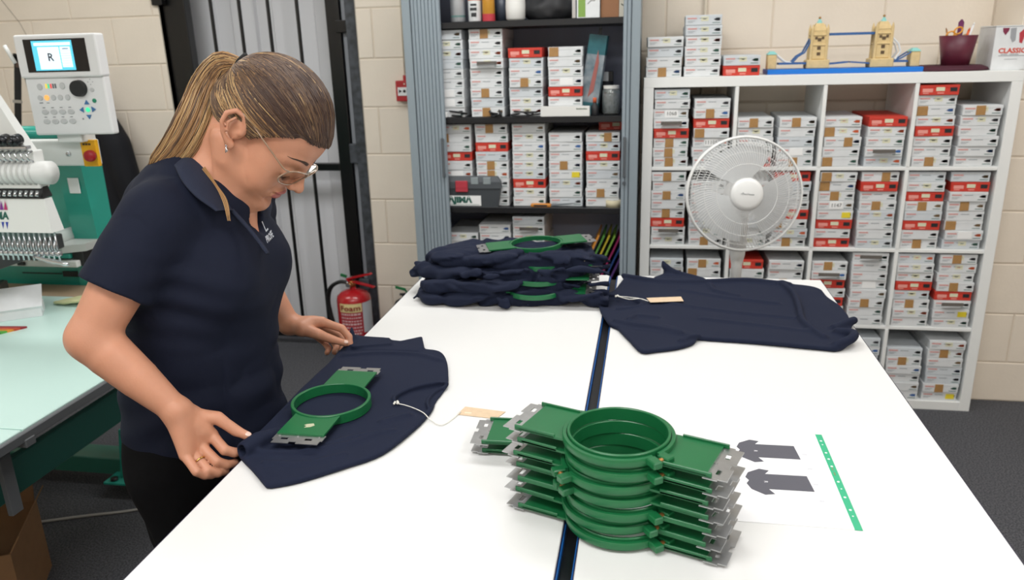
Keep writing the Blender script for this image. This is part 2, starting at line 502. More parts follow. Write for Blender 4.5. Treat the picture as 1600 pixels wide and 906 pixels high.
# ceiling lights (out of frame, they light the room)
for i, (lx, ly, e) in enumerate(LIGHTS):
    t = thing('ceiling_light', f"flat white ceiling light panel, {['row by the shelving', 'middle row', 'row behind the camera'][i//3]}, {['left', 'centre', 'right'][i % 3]}", 'ceiling light', (lx, ly, CEIL), 0, 'ceiling light panels')
    b = MB(); b.box((-.62, -.31, -.03), (-.6, .31, 0)); b.box((.6, -.31, -.03), (.62, .31, 0)); b.box((-.6, -.31, -.03), (.6, -.29, 0)); b.box((-.6, .29, -.03), (.6, .31, 0))
    b.build('light_frame', M_ceil, t)
    b = MB(); b.box((-.6, -.29, -.02), (.6, .29, -.01)); b.build('diffuser', mat('diffuser', '#f5f5f0', .5, emit=1.5), t)
# ------------------------------------------------------------------ white cube shelving
M_white = mat('white_laminate', '#eceeed', .38)
SX0, SX1, SY0, SY1, SZ = -.030, 1.440, 3.43, 3.82, 1.47
CW = .335; OT = .042; IT = (1.47-2*OT-4*CW)/3
sh = thing('cube_shelving', 'white four by four cube shelving packed with cardboard boxes by cream wall', 'shelving', (0, SY0, 0))
def sp(name, lo, hi):
    b = MB(); b.box((lo[0], lo[1]-SY0, lo[2]), (hi[0], hi[1]-SY0, hi[2]), .0015); return b.build(name, M_white, sh)
sp('side_panel', (SX0, SY0, 0), (SX0+OT, SY1, SZ-OT)); sp('side_panel', (SX1-OT, SY0, 0), (SX1, SY1, SZ-OT))
sp('top_panel', (SX0, SY0, SZ-OT), (SX1, SY1, SZ)); sp('bottom_panel', (SX0+OT, SY0, 0), (SX1-OT, SY1, OT))
CX = [SX0+OT+i*(CW+IT) for i in range(4)]
CZ = [OT+i*(CW+IT) for i in range(4)]            # bottom to top
for i in range(1, 4): sp('shelf', (SX0+OT, SY0+.003, CZ[i]-IT), (SX1-OT, SY1, CZ[i]))
for i in range(1, 4):
    for j in range(4): sp('divider', (CX[i]-IT, SY0+.001, CZ[j]), (CX[i], SY1, CZ[j]+CW))

# ------------------------------------------------------------------ thread boxes
BW, BD, BH = .146, .31, .0403
M_card = mat('box_white_card', '#dadddf', .55, noise=.03, nscale=30)
M_card2 = mat('box_grey_card', '#cdd3d8', .55, noise=.03, nscale=30)
M_red = mat('box_red_card', '#c93a2c', .5, noise=.05, nscale=20)
M_tape = mat('brown_tape', '#a8804f', .35, noise=.06, nscale=60)
M_pink = mat('print_pink', '#cf9490', .6); M_grey = mat('print_grey', '#9aa0a5', .6)
M_yel = mat('sticker_yellow', '#d9d8bc', .6); M_sticker = mat('sticker_white', '#f0f1f1', .5)
M_line = mat('print_slate', '#5b7a78', .6); M_lred = mat('print_light_red', '#e79a90', .6)
ICON = [mat('icon_black', '#1c1f24', .6), mat('icon_green', '#1e4a3c', .6), mat('icon_blue', '#2f5c99', .6), mat('icon_orange', '#c2562c', .6), mat('icon_brown', '#6a5436', .6)]
def box_mesh(m):
    b = MB(); b.box((0, .002, 0), (BW, BD, BH-.0035), .0012)
    b.box((-.0008, .0006, BH-.0125), (BW+.0008, BD+.0008, BH), .001)     # lid skirt
    b.box((.0015, 0, .0015), (BW-.0015, .003, BH-.014))                      # front tuck flap
    return b.mesh('box', m)
BOX = {'w': box_mesh(M_card), 'g': box_mesh(M_card2), 'r': box_mesh(M_red)}
def lab_mesh(kind, v):
    """printed end of a box: text strips, reel icon, sticker"""
    rnd = random.Random(v*7+len(kind)); b = MB(); y = -.0006
    def q(x0, z0, x1, z1, mi): b.mi = mi; b.box((x0, y, z0), (x1, .002, z1))
    if kind == 'r':
        q(.010, .012, .048, .026, 1); q(.012, .006, .034, .0095, 1)
        q(.060, .016, .092, .031, 2); q(.066, .006, .090, .010, 1)
        q(.112, .014, .138, .030, 3)
        b.mi = 4
        b.prism([], 0, 0) if 0 else None
    else:
        q(.008, .0245, .045, .0300, 0); q(.008, .0115, .030, .0135, 4); q(.008, .0165, .038, .0185, 4)
        if v % 3 != 1: q(.056, .0255, .088, .0285, 4)
        if v % 3 == 0: q(.062, .016, .092, .0335, 2); q(.070, .0225, .082, .0265, 3)
        q(.108, .0075, .139, .0105, 5)
        # reel icon
        b.mi = 3
        b.add([(.112, y, .021), (.124, y, .0165), (.138, y, .0165), (.138, y, .0275), (.124, y, .0275)], [(0, 1, 2, 3, 4)])
        b.add([(.112, y, .021), (.124, y, .0165), (.138, y, .0165), (.138, y, .0275), (.124, y, .0275)], [(4, 3, 2, 1, 0)])
    ic = ICON[[0, 1, 0, 3, 0, 2, 0, 4, 0, 1][v % 10]] if kind != 'r' else ICON[0]
    return b.mesh('end_print', [M_lred if kind == 'r' else M_pink, M_lred, M_yel, ic, M_grey, M_line])
LAB = {(k, v): lab_mesh(k, v) for k in 'wr' for v in range(10)}
def patch_mesh(x0, x1, z0, z1, m, name):
    b = MB(); pts = [(x0, z0), (x1, z0+.001), (x1-.001, z1), (x0+.001, z1-.0005)]
    y = -.0014
    b.add([(x, y, z) for x, z in pts]+[(x, 0.001, z) for x, z in pts], [(0,1,2,3),(4,7,6,5),(0,4,5,1),(1,5,6,2),(2,6,7,3),(3,7,4,0)])
    return b.mesh(name, m)
TAPE = [patch_mesh(.048, .084, .001, BH-.001, M_tape, 'brown_tape'), patch_mesh(.003, .044, .001, BH-.001, M_tape, 'brown_tape'), patch_mesh(.078, .112, .001, BH-.001, M_tape, 'brown_tape')]
STK = patch_mesh(.048, .104, .006, .036, M_sticker, 'number_sticker')
YST = patch_mesh(.100, .136, .008, .032, mat('note_yellow', '#e6d233', .6), 'yellow_note')
def flap_mesh():
    b = MB(); b.add([(.03,-.001,.010),(.120,-.001,.012),(.112,-.026,.020),(.04,-.022,.016)], [(0,1,2,3)])
    b.add([(.03,-.0025,.010),(.120,-.0025,.012),(.112,-.0275,.020),(.04,-.0235,.016)], [(3,2,1,0)])
    b.mi = 1; b.box((.03, -.001, .014), (.118, .0015, .030)); return b.mesh('torn_flap', [M_card, mat('box_inside_dark', '#5d5853', .9)])
FLAP = flap_mesh()
ORD = ['topmost', 'second', 'third', 'fourth', 'fifth', 'sixth', 'seventh', 'eighth', 'ninth', 'tenth']
LOOKS = {'w': 'white box', 'g': 'greyish box', 'r': 'red box', 't': 'white box with brown tape', 'T': 'white box, brown tape at left', 'u': 'white box, brown tape at right',
         'n': 'white box with blank sticker', 'y': 'white box with yellow note', 'o': 'white box with torn open flap'}
nbox = 0
def stack(seq, x, y, z, where, group, nums={}, jit=.003):
    """seq lists the boxes from the top down; they are built from the bottom up"""
    global nbox
    n = len(seq)
    for i, k in enumerate(reversed(seq)):
        down = n-1-i
        base = 'r' if k == 'r' else ('g' if (k == 'g' or (k == 'w' and random.random() < .25)) else 'w')
        o = link('box', BOX[base], None, (x+random.uniform(-jit, jit), y+random.uniform(-jit, jit)*1.6, z+i*(BH+.0006)), (0, 0, random.uniform(-.022, .022)))
        v = random.randrange(10); nbox += 1
        link('end_print', LAB[('r' if base == 'r' else 'w', v)], o)['kind'] = 'stuff'
        if k in 'tTu': link('brown_tape', TAPE['tTu'.index(k)], o)
        if k == 'n':
            link('number_sticker', STK, o)
            if down in nums:
                b = MB(); text_mesh(nums[down], .022, b, TR((.076, -.0016, .021), (PI/2, 0, 0)), .0002)
                b.build('number', M_ink, o)
        if k == 'y': link('yellow_note', YST, o)
        if k == 'o': link('torn_flap', FLAP, o)
        pos = ORD[down]+(' down' if down else '')
        if n == 1: pos = 'alone'
        tag(o, f"{LOOKS[k]}, {pos}, {where}", 'box', group)
M_ink = mat('marker_ink', '#26282c', .6)
CELLS = {  # (row from top, column): (left stack, right stack), each read from the top down
 (0,0): ('wwnoРttt'.replace('Р', 'r')[:4]+'rttt', 'wtrTnww'), (0,1): ('twwwr', 'twwnt'),
 (0,2): ('wTuwT', 'rwwow'), (0,3): ('rwTwrwwt', 'twwwww'),
 (1,0): ('twtwtrow', 'wwtwwwt'), (1,1): ('wwrwwww', 'rwwwrTwt'), (1,2): ('TTtnyrwr', 'urwtgwwg'), (1,3): ('wwrtwrwt', 'wrwtwTnw'),
 (2,0): ('gnwwtww', 'tTwwwwr'), (2,1): ('rwwwtww', 'wwtwwgw'), (2,2): ('towrwrwr'[:2]+'rwrwr', 'owwnwtww'), (2,3): ('wwwrwtww', 'twwtroyw'),
 (3,0): None, (3,1): None, (3,2): ('wwtwww', 'wwwwtww'), (3,3): ('wtwwww', 'wtwgwty')}
ROWN = ['top row', 'second row', 'third row', 'bottom row']; COLN = ['far left', 'second', 'third', 'far right']
for (r, c), st in CELLS.items():
    if not st: continue
    for s_, seq in enumerate(st):
        x = CX[c]+(.004 if s_ == 0 else .172)+(.006 if r == 3 else 0)
        nm = {}
        if (r, c, s_) == (2, 0, 0): nm = {1: '1230'}
        if (r, c, s_) == (0, 0, 0): nm = {2: '1068'}
        if (r, c, s_) == (0, 0, 1): nm = {4: '11105'}
        if (r, c, s_) == (1, 2, 0): nm = {3: '1147'}
        stack(seq, x, SY0+.010, CZ[3-r]+.0005, f"{'left' if s_ == 0 else 'right'} stack, {ROWN[r]}, {COLN[c]} shelving cube", 'boxes in the white cube shelving', nm)
# boxes standing on top of the shelving
stack('wwwt', -.020, SY0+.02, SZ, 'short left stack on top of white shelving', 'boxes on top of the white shelving')
stack('wwwwww', .136, SY0+.03, SZ, 'tall middle stack on top of white shelving', 'boxes on top of the white shelving')
stack('wr', .295, SY0+.02, SZ, 'low right stack on top of white shelving', 'boxes on top of the white shelving')

# ------------------------------------------------------------------ model bridge
M_stone = mat('puzzle_foam_sand', '#d8bf8c', .7, noise=.06, nscale=60); M_bblue = mat('puzzle_blue', '#2f5f9a', .5)
M_aqua = mat('puzzle_aqua', '#8ed0cc', .6); M_base = mat('blue_baseboard', '#0b72cf', .4); M_win = mat('puzzle_window', '#5d4a34', .7)
M_pale = mat('puzzle_pale', '#dfe3e6', .6)
bx0, bx1, by = .478, 1.085, 3.56
br = thing('model_bridge', 'toy model bridge with two sand towers on blue base, atop white shelving', 'model bridge', (bx0, by, SZ))
L = bx1-bx0
def bp(name, m, fn):
    b = MB(); fn(b); return b.build(name, m, br)
bp('base', M_base, lambda b: b.box((0, -.075, 0), (L, .075, .020), .002))
def tower(x):
    def f(b):
        b.box((x-.045, -.04, .020), (x+.045, .04, .055), .003)
        b.box((x-.030, -.03, .055), (x+.030, .03, .170), .003)
        b.box((x-.034, -.034, .110), (x+.034, .034, .118), .002)
        b.box((x-.034, -.034, .150), (x+.034, .034, .158), .002)
        b.add([(x-.03,-.03,.17),(x+.03,-.03,.17),(x+.03,.03,.17),(x-.03,.03,.17),(x-.014,-.014,.20),(x+.014,-.014,.20),(x+.014,.014,.20),(x-.014,.014,.20)],
              [(0,1,5,4),(1,2,6,5),(2,3,7,6),(3,0,4,7),(4,5,6,7)])
        for sx in (-1, 1):
            for sy in (-1, 1):
                b.cyl((x+sx*.03, sy*.03, .055), (x+sx*.03, sy*.03, .178), .006, n=6); b.cyl((x+sx*.03, sy*.03, .178), (x+sx*.03, sy*.03, .196), .006, .001, n=6)
    t = bp('tower', M_stone, f)
    b = MB()
    for z in (.072, .095, .128): b.box((x-.007, -.0315, z), (x+.007, -.029, z+.013))
    b.box((x-.018, -.0315, .136), (x-.008, -.029, .147)); b.box((x+.008, -.0315, .136), (x+.018, -.029, .147))
    b.build('windows', M_win, t)
    b = MB(); b.cyl((x, 0, .196), (x, 0, .216), .014, .004, n=8); b.build('roof_cap', M_aqua, t)
    b = MB(); b.sphere((x, 0, .221), .0055, 8); b.build('finial', mat('finial_gold', '#a9814a', .4), t)
xa, xb = .205, .455
tower(xa); tower(xb)
def walkway(b):
    b.box((xa+.03, -.022, .150), (xb-.03, -.014, .160)); b.box((xa+.03, .014, .150), (xb-.03, .022, .160)); b.box((xa+.03, -.014, .150), (xb-.03, .014, .153))
bp('high_walkway', M_bblue, walkway)
def deck(b):
    b.box((.05, -.03, .038), (xa-.045, .03, .046)); b.box((xb+.045, -.03, .038), (L-.05, .03, .046))
    b.add([(xa+.045, -.03, .040), (xa+.12, -.03, .046), (xa+.12, .03, .046), (xa+.045, .03, .040), (xa+.045, -.03, .034), (xa+.12, -.03, .040), (xa+.12, .03, .040), (xa+.045, .03, .034)],
          [(0,1,2,3),(7,6,5,4),(4,5,1,0),(5,6,2,1),(6,7,3,2),(7,4,0,3)])
    b.add([(xb-.045, -.03, .040), (xb-.12, -.03, .046), (xb-.12, .03, .046), (xb-.045, .03, .040), (xb-.045, -.03, .034), (xb-.12, -.03, .040), (xb-.12, .03, .040), (xb-.045, .03, .034)],
          [(3,2,1,0),(4,5,6,7),(0,1,5,4),(1,2,6,5),(2,3,7,6),(3,0,4,7)])
bp('deck', M_bblue, deck)
def pylon(x):
    t = bp('end_tower', M_stone, lambda b: b.box((x-.018, -.03, .020), (x+.018, .03, .080), .003))
    b = MB(); b.add([(x-.02,-.032,.08),(x+.02,-.032,.08),(x+.02,.032,.08),(x-.02,.032,.08),(x-.008,-.012,.093),(x+.008,-.012,.093),(x+.008,.012,.093),(x-.008,.012,.093)],
        [(0,1,5,4),(1,2,6,5),(2,3,7,6),(3,0,4,7),(4,5,6,7),(3,2,1,0)]); b.build('roof_cap', M_aqua, t)
pylon(.022); pylon(L-.022)
for s_, (x0, x1) in ((-1, (.105, xa-.03)), (1, (xb+.03, L-.10))):
    for yy in (-.026, .026):
        b = MB()
        P0 = [(x0, yy, .046), (x0+.02, yy, .070), (x0+.045, yy, .085), (x1, yy, .140)] if s_ < 0 else [(x0, yy, .140), (x0+.03, yy, .11), (x0+.04, yy, .08), (x1, yy, .05)]
        b.tube(P0, .004, 6); b.build('chain', M_bblue if s_ < 0 else M_pale, br)
        b = MB(); P1 = [(.04, yy, .078), (.075, yy, .05), (.10, yy, .046)] if s_ < 0 else [(L-.04, yy, .078), (L-.075, yy, .055), (L-.10, yy, .046)]
        b.tube(P1, .0035, 6); b.build('chain', M_pale if s_ < 0 else M_bblue, br)

# ------------------------------------------------------------------ hat-like burgundy pot on a cloth, pens, carton
M_burg = mat('burgundy_satin', '#5e1f33', .45, noise=.15, nscale=12)
hb = thing('pen_pot', 'burgundy tapered pot holding pens and scissors, on dark red cloth', 'pot', (1.225, 3.56, SZ+.012))
b = MB(); b.smooth = True
b.lathe([(.050, 0), (.0705, .125), (.0665, .125), (.047, .006), (.0001, .006)], 20); b.build('bowl', M_burg, hb)
cl = MB(); cl.smooth = True
pr = [(.0001, .012), (.06, .012), (.090, .020), (.118, .022), (.142, .012), (.150, .003), (.14, .0), (.0001, 0)]
cl.lathe(pr, 28); o = cl.build('cloth_mat', mat('burgundy_cloth', '#451a2a', .8, bump=.4, bscale=60), None, (1.20, 3.565, SZ)); o.scale = (1.05, .8, 1)
tag(o, 'dark burgundy round cloth under the pen pot on white shelving', 'cloth')
def pen(label, col, a, c, r=.005, cat='pen', tip=None):
    b = MB(); b.smooth = True; b.cyl(a, c, r, n=8)
    d = (Vector(c)-Vector(a)).normalized(); b.cyl(c, Vector(c)+d*.01, r*.9, r*.3, n=8)
    o = b.build('pen', mat('pen_'+col, '#'+col, .4)); return tag(o, label, cat)
z0 = SZ+.02
pen('thick purple marker standing tallest in burgundy pot', '6c2c5c', (1.225, 3.56, z0), (1.232, 3.57, z0+.168), .011, 'marker')
pen('thin white pen leaning right in burgundy pot', 'e8e8e8', (1.235, 3.555, z0), (1.275, 3.56, z0+.155), .0045)
pen('orange handled pen near front of burgundy pot', 'd8622c', (1.225, 3.545, z0), (1.250, 3.53, z0+.135), .005)
pen('thin brown pencil leaning left in burgundy pot', '9b6a3d', (1.215, 3.56, z0), (1.178, 3.565, z0+.138), .0035, 'pencil')
b = MB()
for dx in (-.017, .015):
    P_ = [(dx+.016*math.cos(a), 0, .012*math.sin(a)) for a in np.linspace(0, 2*PI, 13)]
    b.T = TR((1.203, 3.545, z0+.128), (0, -.5, 0)); b.tube(P_, .0035, 6)
b.box((-.004, -.002, -.10), (.004, .002, -.01)); b.T = None
tag(b.build('scissors', mat('scissor_orange', '#e29a2a', .4)), 'scissors with yellow orange handles standing in burgundy pot', 'scissors')
# white carton with a picture and the word CLASSIC
cb = thing('glove_carton', 'white carton printed CLASSIC at right end of shelving top', 'box', (1.338, 3.50, SZ), -.10)
b = MB(); b.box((0, 0, 0), (.145, .22, .165), .0015); b.build('carton', M_card, cb)
b = MB(); b.add([(-.002, -.002, .166), (.147, -.002, .166), (.147, .20, .166), (-.002, .22, .166), (.0, .0, .169), (.147, 0, .168), (.147, .2, .167), (0, .2, .17)], [(0,3,2,1),(4,5,6,7),(0,1,5,4),(1,2,6,5),(2,3,7,6),(3,0,4,7)])
b.build('lid', M_card, cb)
b = MB(); text_mesh('CLASSIC', .026, b, TR((.068, -.0008, .073), (PI/2, 0, 0)), bold=.0008, sx=1.0); b.build('lettering', mat('print_orange_red', '#cf4a34', .6), cb)
b = MB()
b.mi = 0; b.add([(.024, -.0006, .160), (.048, -.0006, .160), (.046, -.0006, .148), (.036, -.0006, .132), (.026, -.0006, .146)], [(0, 4, 3, 2, 1)])
b.mi = 1; b.add([(.052, -.0006, .158), (.072, -.0006, .160), (.074, -.0006, .112), (.064, -.0006, .104), (.054, -.0006, .122)], [(0, 4, 3, 2, 1)])
b.mi = 2; b.add([(.084, -.0006, .140), (.106, -.0006, .162), (.120, -.0006, .162), (.120, -.0006, .104), (.108, -.0006, .104), (.104, -.0006, .130), (.098, -.0006, .100), (.088, -.0006, .104)], [(0, 7, 6, 5, 4, 3, 2, 1)])
b.mi = 1; b.box((.022, -.0006, .053), (.118, .001, .056)); b.box((.045, -.0006, .040), (.09, .001, .042))
for k in range(2): b.box((.030+.03*k, -.0006, .058), (.052+.04*k, .001, .061))
b.build('picture', [mat('print_navy_red', '#7a2342', .6), mat('print_midgrey', '#9a9da2', .6), mat('print_red', '#b53440', .6)], cb)
# small odds and ends between pot and carton
b = MB(); b.box((-.03, -.02, 0), (.03, .02, .022), .003); o = b.build('sponge', mat('olive_yellow', '#a59a3c', .7), None, (1.285, 3.65, SZ)); tag(o, 'small yellow green pad behind burgundy pot on shelving', 'pad')
b = MB(); b.smooth = True; b.tube(crv([(1.26, 3.70, SZ+.03), (1.28, 3.70, SZ+.12), (1.315, 3.72, SZ+.135), (1.33, 3.73, SZ+.10), (1.32, 3.73, SZ+.02), (1.28, 3.72, SZ+.008)]), .006, 6)
tag(b.build('cable', mat('tan_cord', '#b09468', .6)), 'loop of tan cord beside carton on shelving top', 'cord')
b = MB(); b.box((-.04, -.01, 0), (.04, .01, .11), .004); o = b.build('card_stand', mat('paper_white', '#e9ecef', .6), None, (1.285, 3.78, SZ)); tag(o, 'plain white card standing behind burgundy pot', 'card')

# ------------------------------------------------------------------ tambour cabinet
M_cab = mat('cabinet_grey_blue', '#8b979f', .42); M_slat = mat('tambour_grey', '#8e9aa3', .45); M_shelfk = mat('shelf_black', '#141519', .4)
M_cabin = mat('cabinet_inside', '#a9b0c6', .6)
KX0, KX1, KY0, KY1, KH = -1.052, -.048, 3.35, 3.83, 2.0
cab = thing('tambour_cabinet', 'tall blue grey tambour door cabinet, open, beside white shelving', 'cabinet', (0, KY0, 0))
def kp(name, lo, hi, m, ch=.0015):
    b = MB(); b.box((lo[0], lo[1]-KY0, lo[2]), (hi[0], hi[1]-KY0, hi[2]), ch); return b.build(name, m, cab)
kp('side_panel', (KX0, KY0, 0), (KX0+.035, KY1, KH), M_cab); kp('side_panel', (KX1-.035, KY0, 0), (KX1, KY1, KH), M_cab)
kp('back_panel', (KX0+.035, KY1-.015, .05), (KX1-.035, KY1, KH-.02), M_cabin); kp('top_panel', (KX0, KY0, KH), (KX1, KY1, KH+.03), M_cab)
kp('plinth', (KX0+.035, KY0+.02, 0), (KX1-.035, KY1-.02, .05), M_shelfk)
kp('door_track', (KX0+.035, KY0+.002, KH-.04), (KX1-.035, KY0+.03, KH), M_cab)
XL, XR = -.888, -.118           # open width between the two shutters
def shutter(x0, x1, hx):
    d = MB(); d.box((x0, .014, .05), (x1, .020, KH-.04)); d = d.build('tambour_door', M_slat, cab)
    n = max(2, int(round((x1-x0)/.0165))); s_ = (x1-x0)/n
    me = MB(); me.add([(0, .016, 0), (.002, .0075, 0), (s_-.003, .0075, 0), (s_-.0012, .016, 0), (0, .016, KH-.09), (.002, .0075, KH-.09), (s_-.003, .0075, KH-.09), (s_-.0012, .016, KH-.09)],
                      [(0,1,5,4),(1,2,6,5),(2,3,7,6),(3,0,4,7),(4,5,6,7),(3,2,1,0)])
    me = me.mesh('slat', M_slat)
    for i in range(n): link('slat', me, d, (x0+i*s_, 0, .05))
    b = MB(); b.box((hx-.006, -.010, 1.06), (hx+.006, -.002, 1.235), .003); b.box((hx-.005, -.004, 1.065), (hx+.005, .008, 1.075)); b.box((hx-.005, -.004, 1.22), (hx+.005, .008, 1.23))
    b.build('handle', mat('handle_grey', '#6d747b', .35, .6), d)
shutter(KX0+.037, XL, XL-.014); shutter(XR, KX1-.037, XR+.014)
b = MB(); b.cyl((XR+.014, .0065, 1.035), (XR+.014, -.001, 1.035), .008, n=12); b.build('lock', mat('handle_grey', '#6d747b', .35, .6), cab)
SHZ = [1.716, 1.318, .918, .50, .10]
for z in SHZ: kp('shelf', (KX0+.036, KY0+.035, z-.026), (KX1-.036, KY1-.016, z), M_shelfk)
# thin pale liners against the inner sides
kp('inner_liner', (KX0+.036, KY0+.03, .05), (KX0+.04, KY1-.016, KH-.02), M_cabin); kp('inner_liner', (KX1-.04, KY0+.03, .05), (KX1-.036, KY1-.016, KH-.02), M_cabin)
GC = 'boxes in the grey cabinet'
def cst(seq, px, z, name, row, dy=.06, nums={}): stack(seq, px, KY0+dy, z+.0005, f"{name} stack, {row} cabinet shelf", GC, nums, .002)
# x positions from the photo's stacks (left edges)
for seq, x, nm in (('wwwwwwnnw', -.955, 'far left'), ('twwowwtwt', -.778, 'second'), ('rwwtwww', -.606, 'third'), ('TwwnrwW'.replace('W', 'w'), -.435, 'fourth')):
    cst(seq, x+.0, 1.318, nm, 'second')
for seq, x, nm in (('wTwrwnwww', -.935, 'far left'), ('twrwttwww', -.768, 'second'), ('wwwwwwrww', -.602, 'third'), ('wwwtywww', -.437, 'fourth'), ('ugrwwwtw', -.273, 'far right')):
    cst(seq, x, .918, nm, 'third', .07)
stack('r', -.225, KY0+.16, .918+8*(BH+.0006)+.001, 'lying further back on far right stack, third cabinet shelf', GC)
for seq, x, nm in (('wwwwwww', -.925, 'far left'), ('wwwwwwwww'[:8], -.768, 'second'), ('wowwwwww'[:8]+'w', -.610, 'third')):
    cst(seq, x, .50, nm, 'fourth', .08)
# --- things on the cabinet shelves
def lath(name, prof, loc, m, label, cat, n=18, parent=None, grp=None):
    b = MB(); b.smooth = True; b.lathe(prof, n); o = b.build(name, m, parent, loc)
    if label: tag(o, label, cat, grp)
    return o
Z1 = 1.716
o = lath('spray_can', [(.030, 0), (.032, .004), (.032, .15), (.026, .168), (.018, .172), (.018, .195), (.0001, .197)], (-.825, KY0+.08, Z1), mat('can_silver', '#b3b6bb', .35, .5), 'silver grey spray can at left end of top cabinet shelf', 'spray can')
b = MB(); b.lathe([(.0324, .020), (.0324, .028)], 18); b.build('green_band', M_line, o)
o = lath('spray_can', [(.026, 0), (.028, .004), (.028, .14), (.022, .155), (.014, .158), (.014, .18), (.0001, .181)], (-.750, KY0+.075, Z1), M_card, 'white spray can with orange and black print on top cabinet shelf', 'spray can')
b = MB(); b.lathe([(.0283, .085), (.0283, .12)], 18); b.build('orange_band', ICON[3], o)
b = MB(); text_mesh('SPRAY', .014, b, TR((0, -.0286, .055), (PI/2, 0, 0))) if 0 else b.box((-.014, -.0288, .045), (.014, -.026, .056)); b.box((-.012, -.0288, .064), (.014, -.026, .072)); b.box((-.010, -.0288, .020), (.012, -.026, .036)); b.build('black_print', M_ink, o)
o = lath('bottle', [(.025, 0), (.027, .004), (.027, .13), (.012, .16), (.012, .19), (.0001, .191)], (-.690, KY0+.075, Z1), mat('amber_liquid', '#b8842a', .2), 'amber bottle with red bottom band on top cabinet shelf', 'bottle')
b = MB(); b.lathe([(.0273, .0), (.0273, .03)], 18); b.build('red_band', mat('print_red', '#b53440', .6), o)
lath('tin', [(.03, 0), (.03, .11), (.0001, .11)], (-.640, KY0+.12, Z1), mat('steel_blue_tin', '#39414f', .4), 'dark blue grey tin behind amber bottle on top cabinet shelf', 'tin')
lath('bottle', [(.034, 0), (.041, .008), (.043, .05), (.041, .12), (.03, .16), (.014, .175), (.014, .19), (.0001, .19)], (-.575, KY0+.085, Z1), mat('matte_white_plastic', '#e2e2df', .45), 'rounded white plastic bottle on top cabinet shelf', 'bottle')
v = Vol((-.14, -.09, -.005), (.14, .09, .14), .006)
v.ell((0, 0, .04), (.12, .07, .07), k=.02); v.ell((.04, 0, .08), (.08, .05, .05), k=.02); v.ell((-.05, .01, .07), (.06, .05, .05), k=.02)
sl, X, Y, Z = v.all(); v.F += .008*vnoise(X*25, Y*25, Z*25); v.F = np.maximum(v.F, -(Z+0*X+0*Y)); V_, F_ = v.net()
o = link('bag', npmesh('bag', V_, F_, mat('black_nylon', '#101116', .6)), None, (-.43, KY0+.12, Z1+.002)); tag(o, 'crumpled black bag in middle of top cabinet shelf', 'bag')
b = MB(); b.box((0, 0, 0), (.018, .03, .12), .002); o = b.build('clip_strip', mat('chrome', '#c9ccd0', .2, .9), None, (-.335, KY0+.07, Z1)); tag(o, 'narrow chrome strip beside green and white box on top shelf', 'strip')
o = thing('carton', 'white and green carton with black lines on top cabinet shelf', 'box', (-.312, KY0+.05, Z1))
b = MB(); b.box((0, 0, 0), (.095, .12, .13), .001); b.build('carton_body', M_card, o)
b = MB(); b.box((.006, -.0006, .004), (.036, .001, .075)); b.build('green_panel', mat('leaf_green', '#7ea04c', .6), o)
b = MB(); b.tube([(.045, -.0006, .055), (.060, -.0006, .068), (.072, -.0006, .066), (.085, -.0006, .082)], .0012, 4); b.build('line_drawing', M_ink, o)
b = MB(); b.box((0, 0, 0), (.075, .14, .10), .001); b.box((0, -.001, .088), (.075, .001, .10)); o = b.build('carton', mat('kraft_card', '#94694a', .7), None, (-.214, KY0+.07, Z1)); tag(o, 'plain brown cardboard carton on top cabinet shelf', 'box')
o = thing('card', 'pale card with dark outline leaning at right end of top cabinet shelf', 'card', (-.136, KY0+.06, Z1+.001), 0, rot=(-.08, 0, 0))
b = MB(); b.box((-.002, 0, 0), (.05, .004, .12)); b.build('sheet', mat('card_greige', '#bdb9ac', .6), o)
b = MB(); b.tube([(.006, -.0008, .05), (.028, -.0008, .034), (.045, -.0008, .075)], .002, 4); b.build('outline_print', mat('print_olive', '#4c4f45', .6), o)
# second shelf: cables, white carton, rolled bag, jars
Z2 = 1.318
def tangle(x, y, z, w_, n, label, seed):
    rnd = random.Random(seed); b = MB(); b.smooth = True
    P_ = [(x+rnd.uniform(-w_, w_), y+rnd.uniform(-.03, .03), z+.005+rnd.random()**2*.03) for _ in range(n)]
    b.tube(crv(P_, 5), .0035, 5); tag(b.build('cable', mat('cable_black', '#15161a', .5)), label, 'cable')
tangle(-.665, KY0+.045, Z2, .035, 16, 'bundled black cable in front of second stack, second cabinet shelf', 1)
tangle(-.53, KY0+.045, Z2, .075, 9, 'loose black cable in front of third stack, second cabinet shelf', 2)
tangle(-.835, KY0+.045, Z2, .06, 7, 'black cable with plug in front of far left stack, second cabinet shelf', 3)
b = MB(); b.box((-.020, -.012, 0), (.020, .012, .022), .004); o = b.build('plug', M_sticker, None, (-.905, KY0+.045, Z2)); tag(o, 'small white plug at left end of second cabinet shelf', 'plug')
o = thing('carton', 'long white carton with green lettering in front of fourth stack, second cabinet shelf', 'box', (-.468, KY0+.037, Z2), -.015)
b = MB(); b.box((0, 0, 0), (.212, .021, .042), .001); b.build('carton_body', mat('matte_white_plastic', '#e2e2df', .45), o)
b = MB()
for k in range(9): b.box((.155+k*.0052, -.0007, .029), (.1595+k*.0052, .001, .0325+.0012*(k % 3 == 0)))
b.build('faint_green_lettering', mat('print_dkgreen', '#3f5a44', .6), o)['kind'] = 'stuff'
o = thing('rolled_bag', 'tall teal and white patterned tube leaning in cabinet beside fourth stack', 'tube', (-.268, KY0+.11, Z2+.004), 0, rot=(.0, .14, 0))
b = MB()
b.mi = 0; prof = [(-.04, -.012), (.036, -.014), (.042, .012), (-.036, .016)]
zs = [(0, 0), (.05, 1), (.17, 1), (.25, 0), (.33, 0)]
vsn = []
for z, m in zs: vsn.append([(x, y, z) for x, y in prof])
for i in range(len(zs)-1):
    b.mi = zs[i][1]; b.add(vsn[i]+vsn[i+1], [(k, (k+1) % 4, 4+(k+1) % 4, 4+k) for k in range(4)])
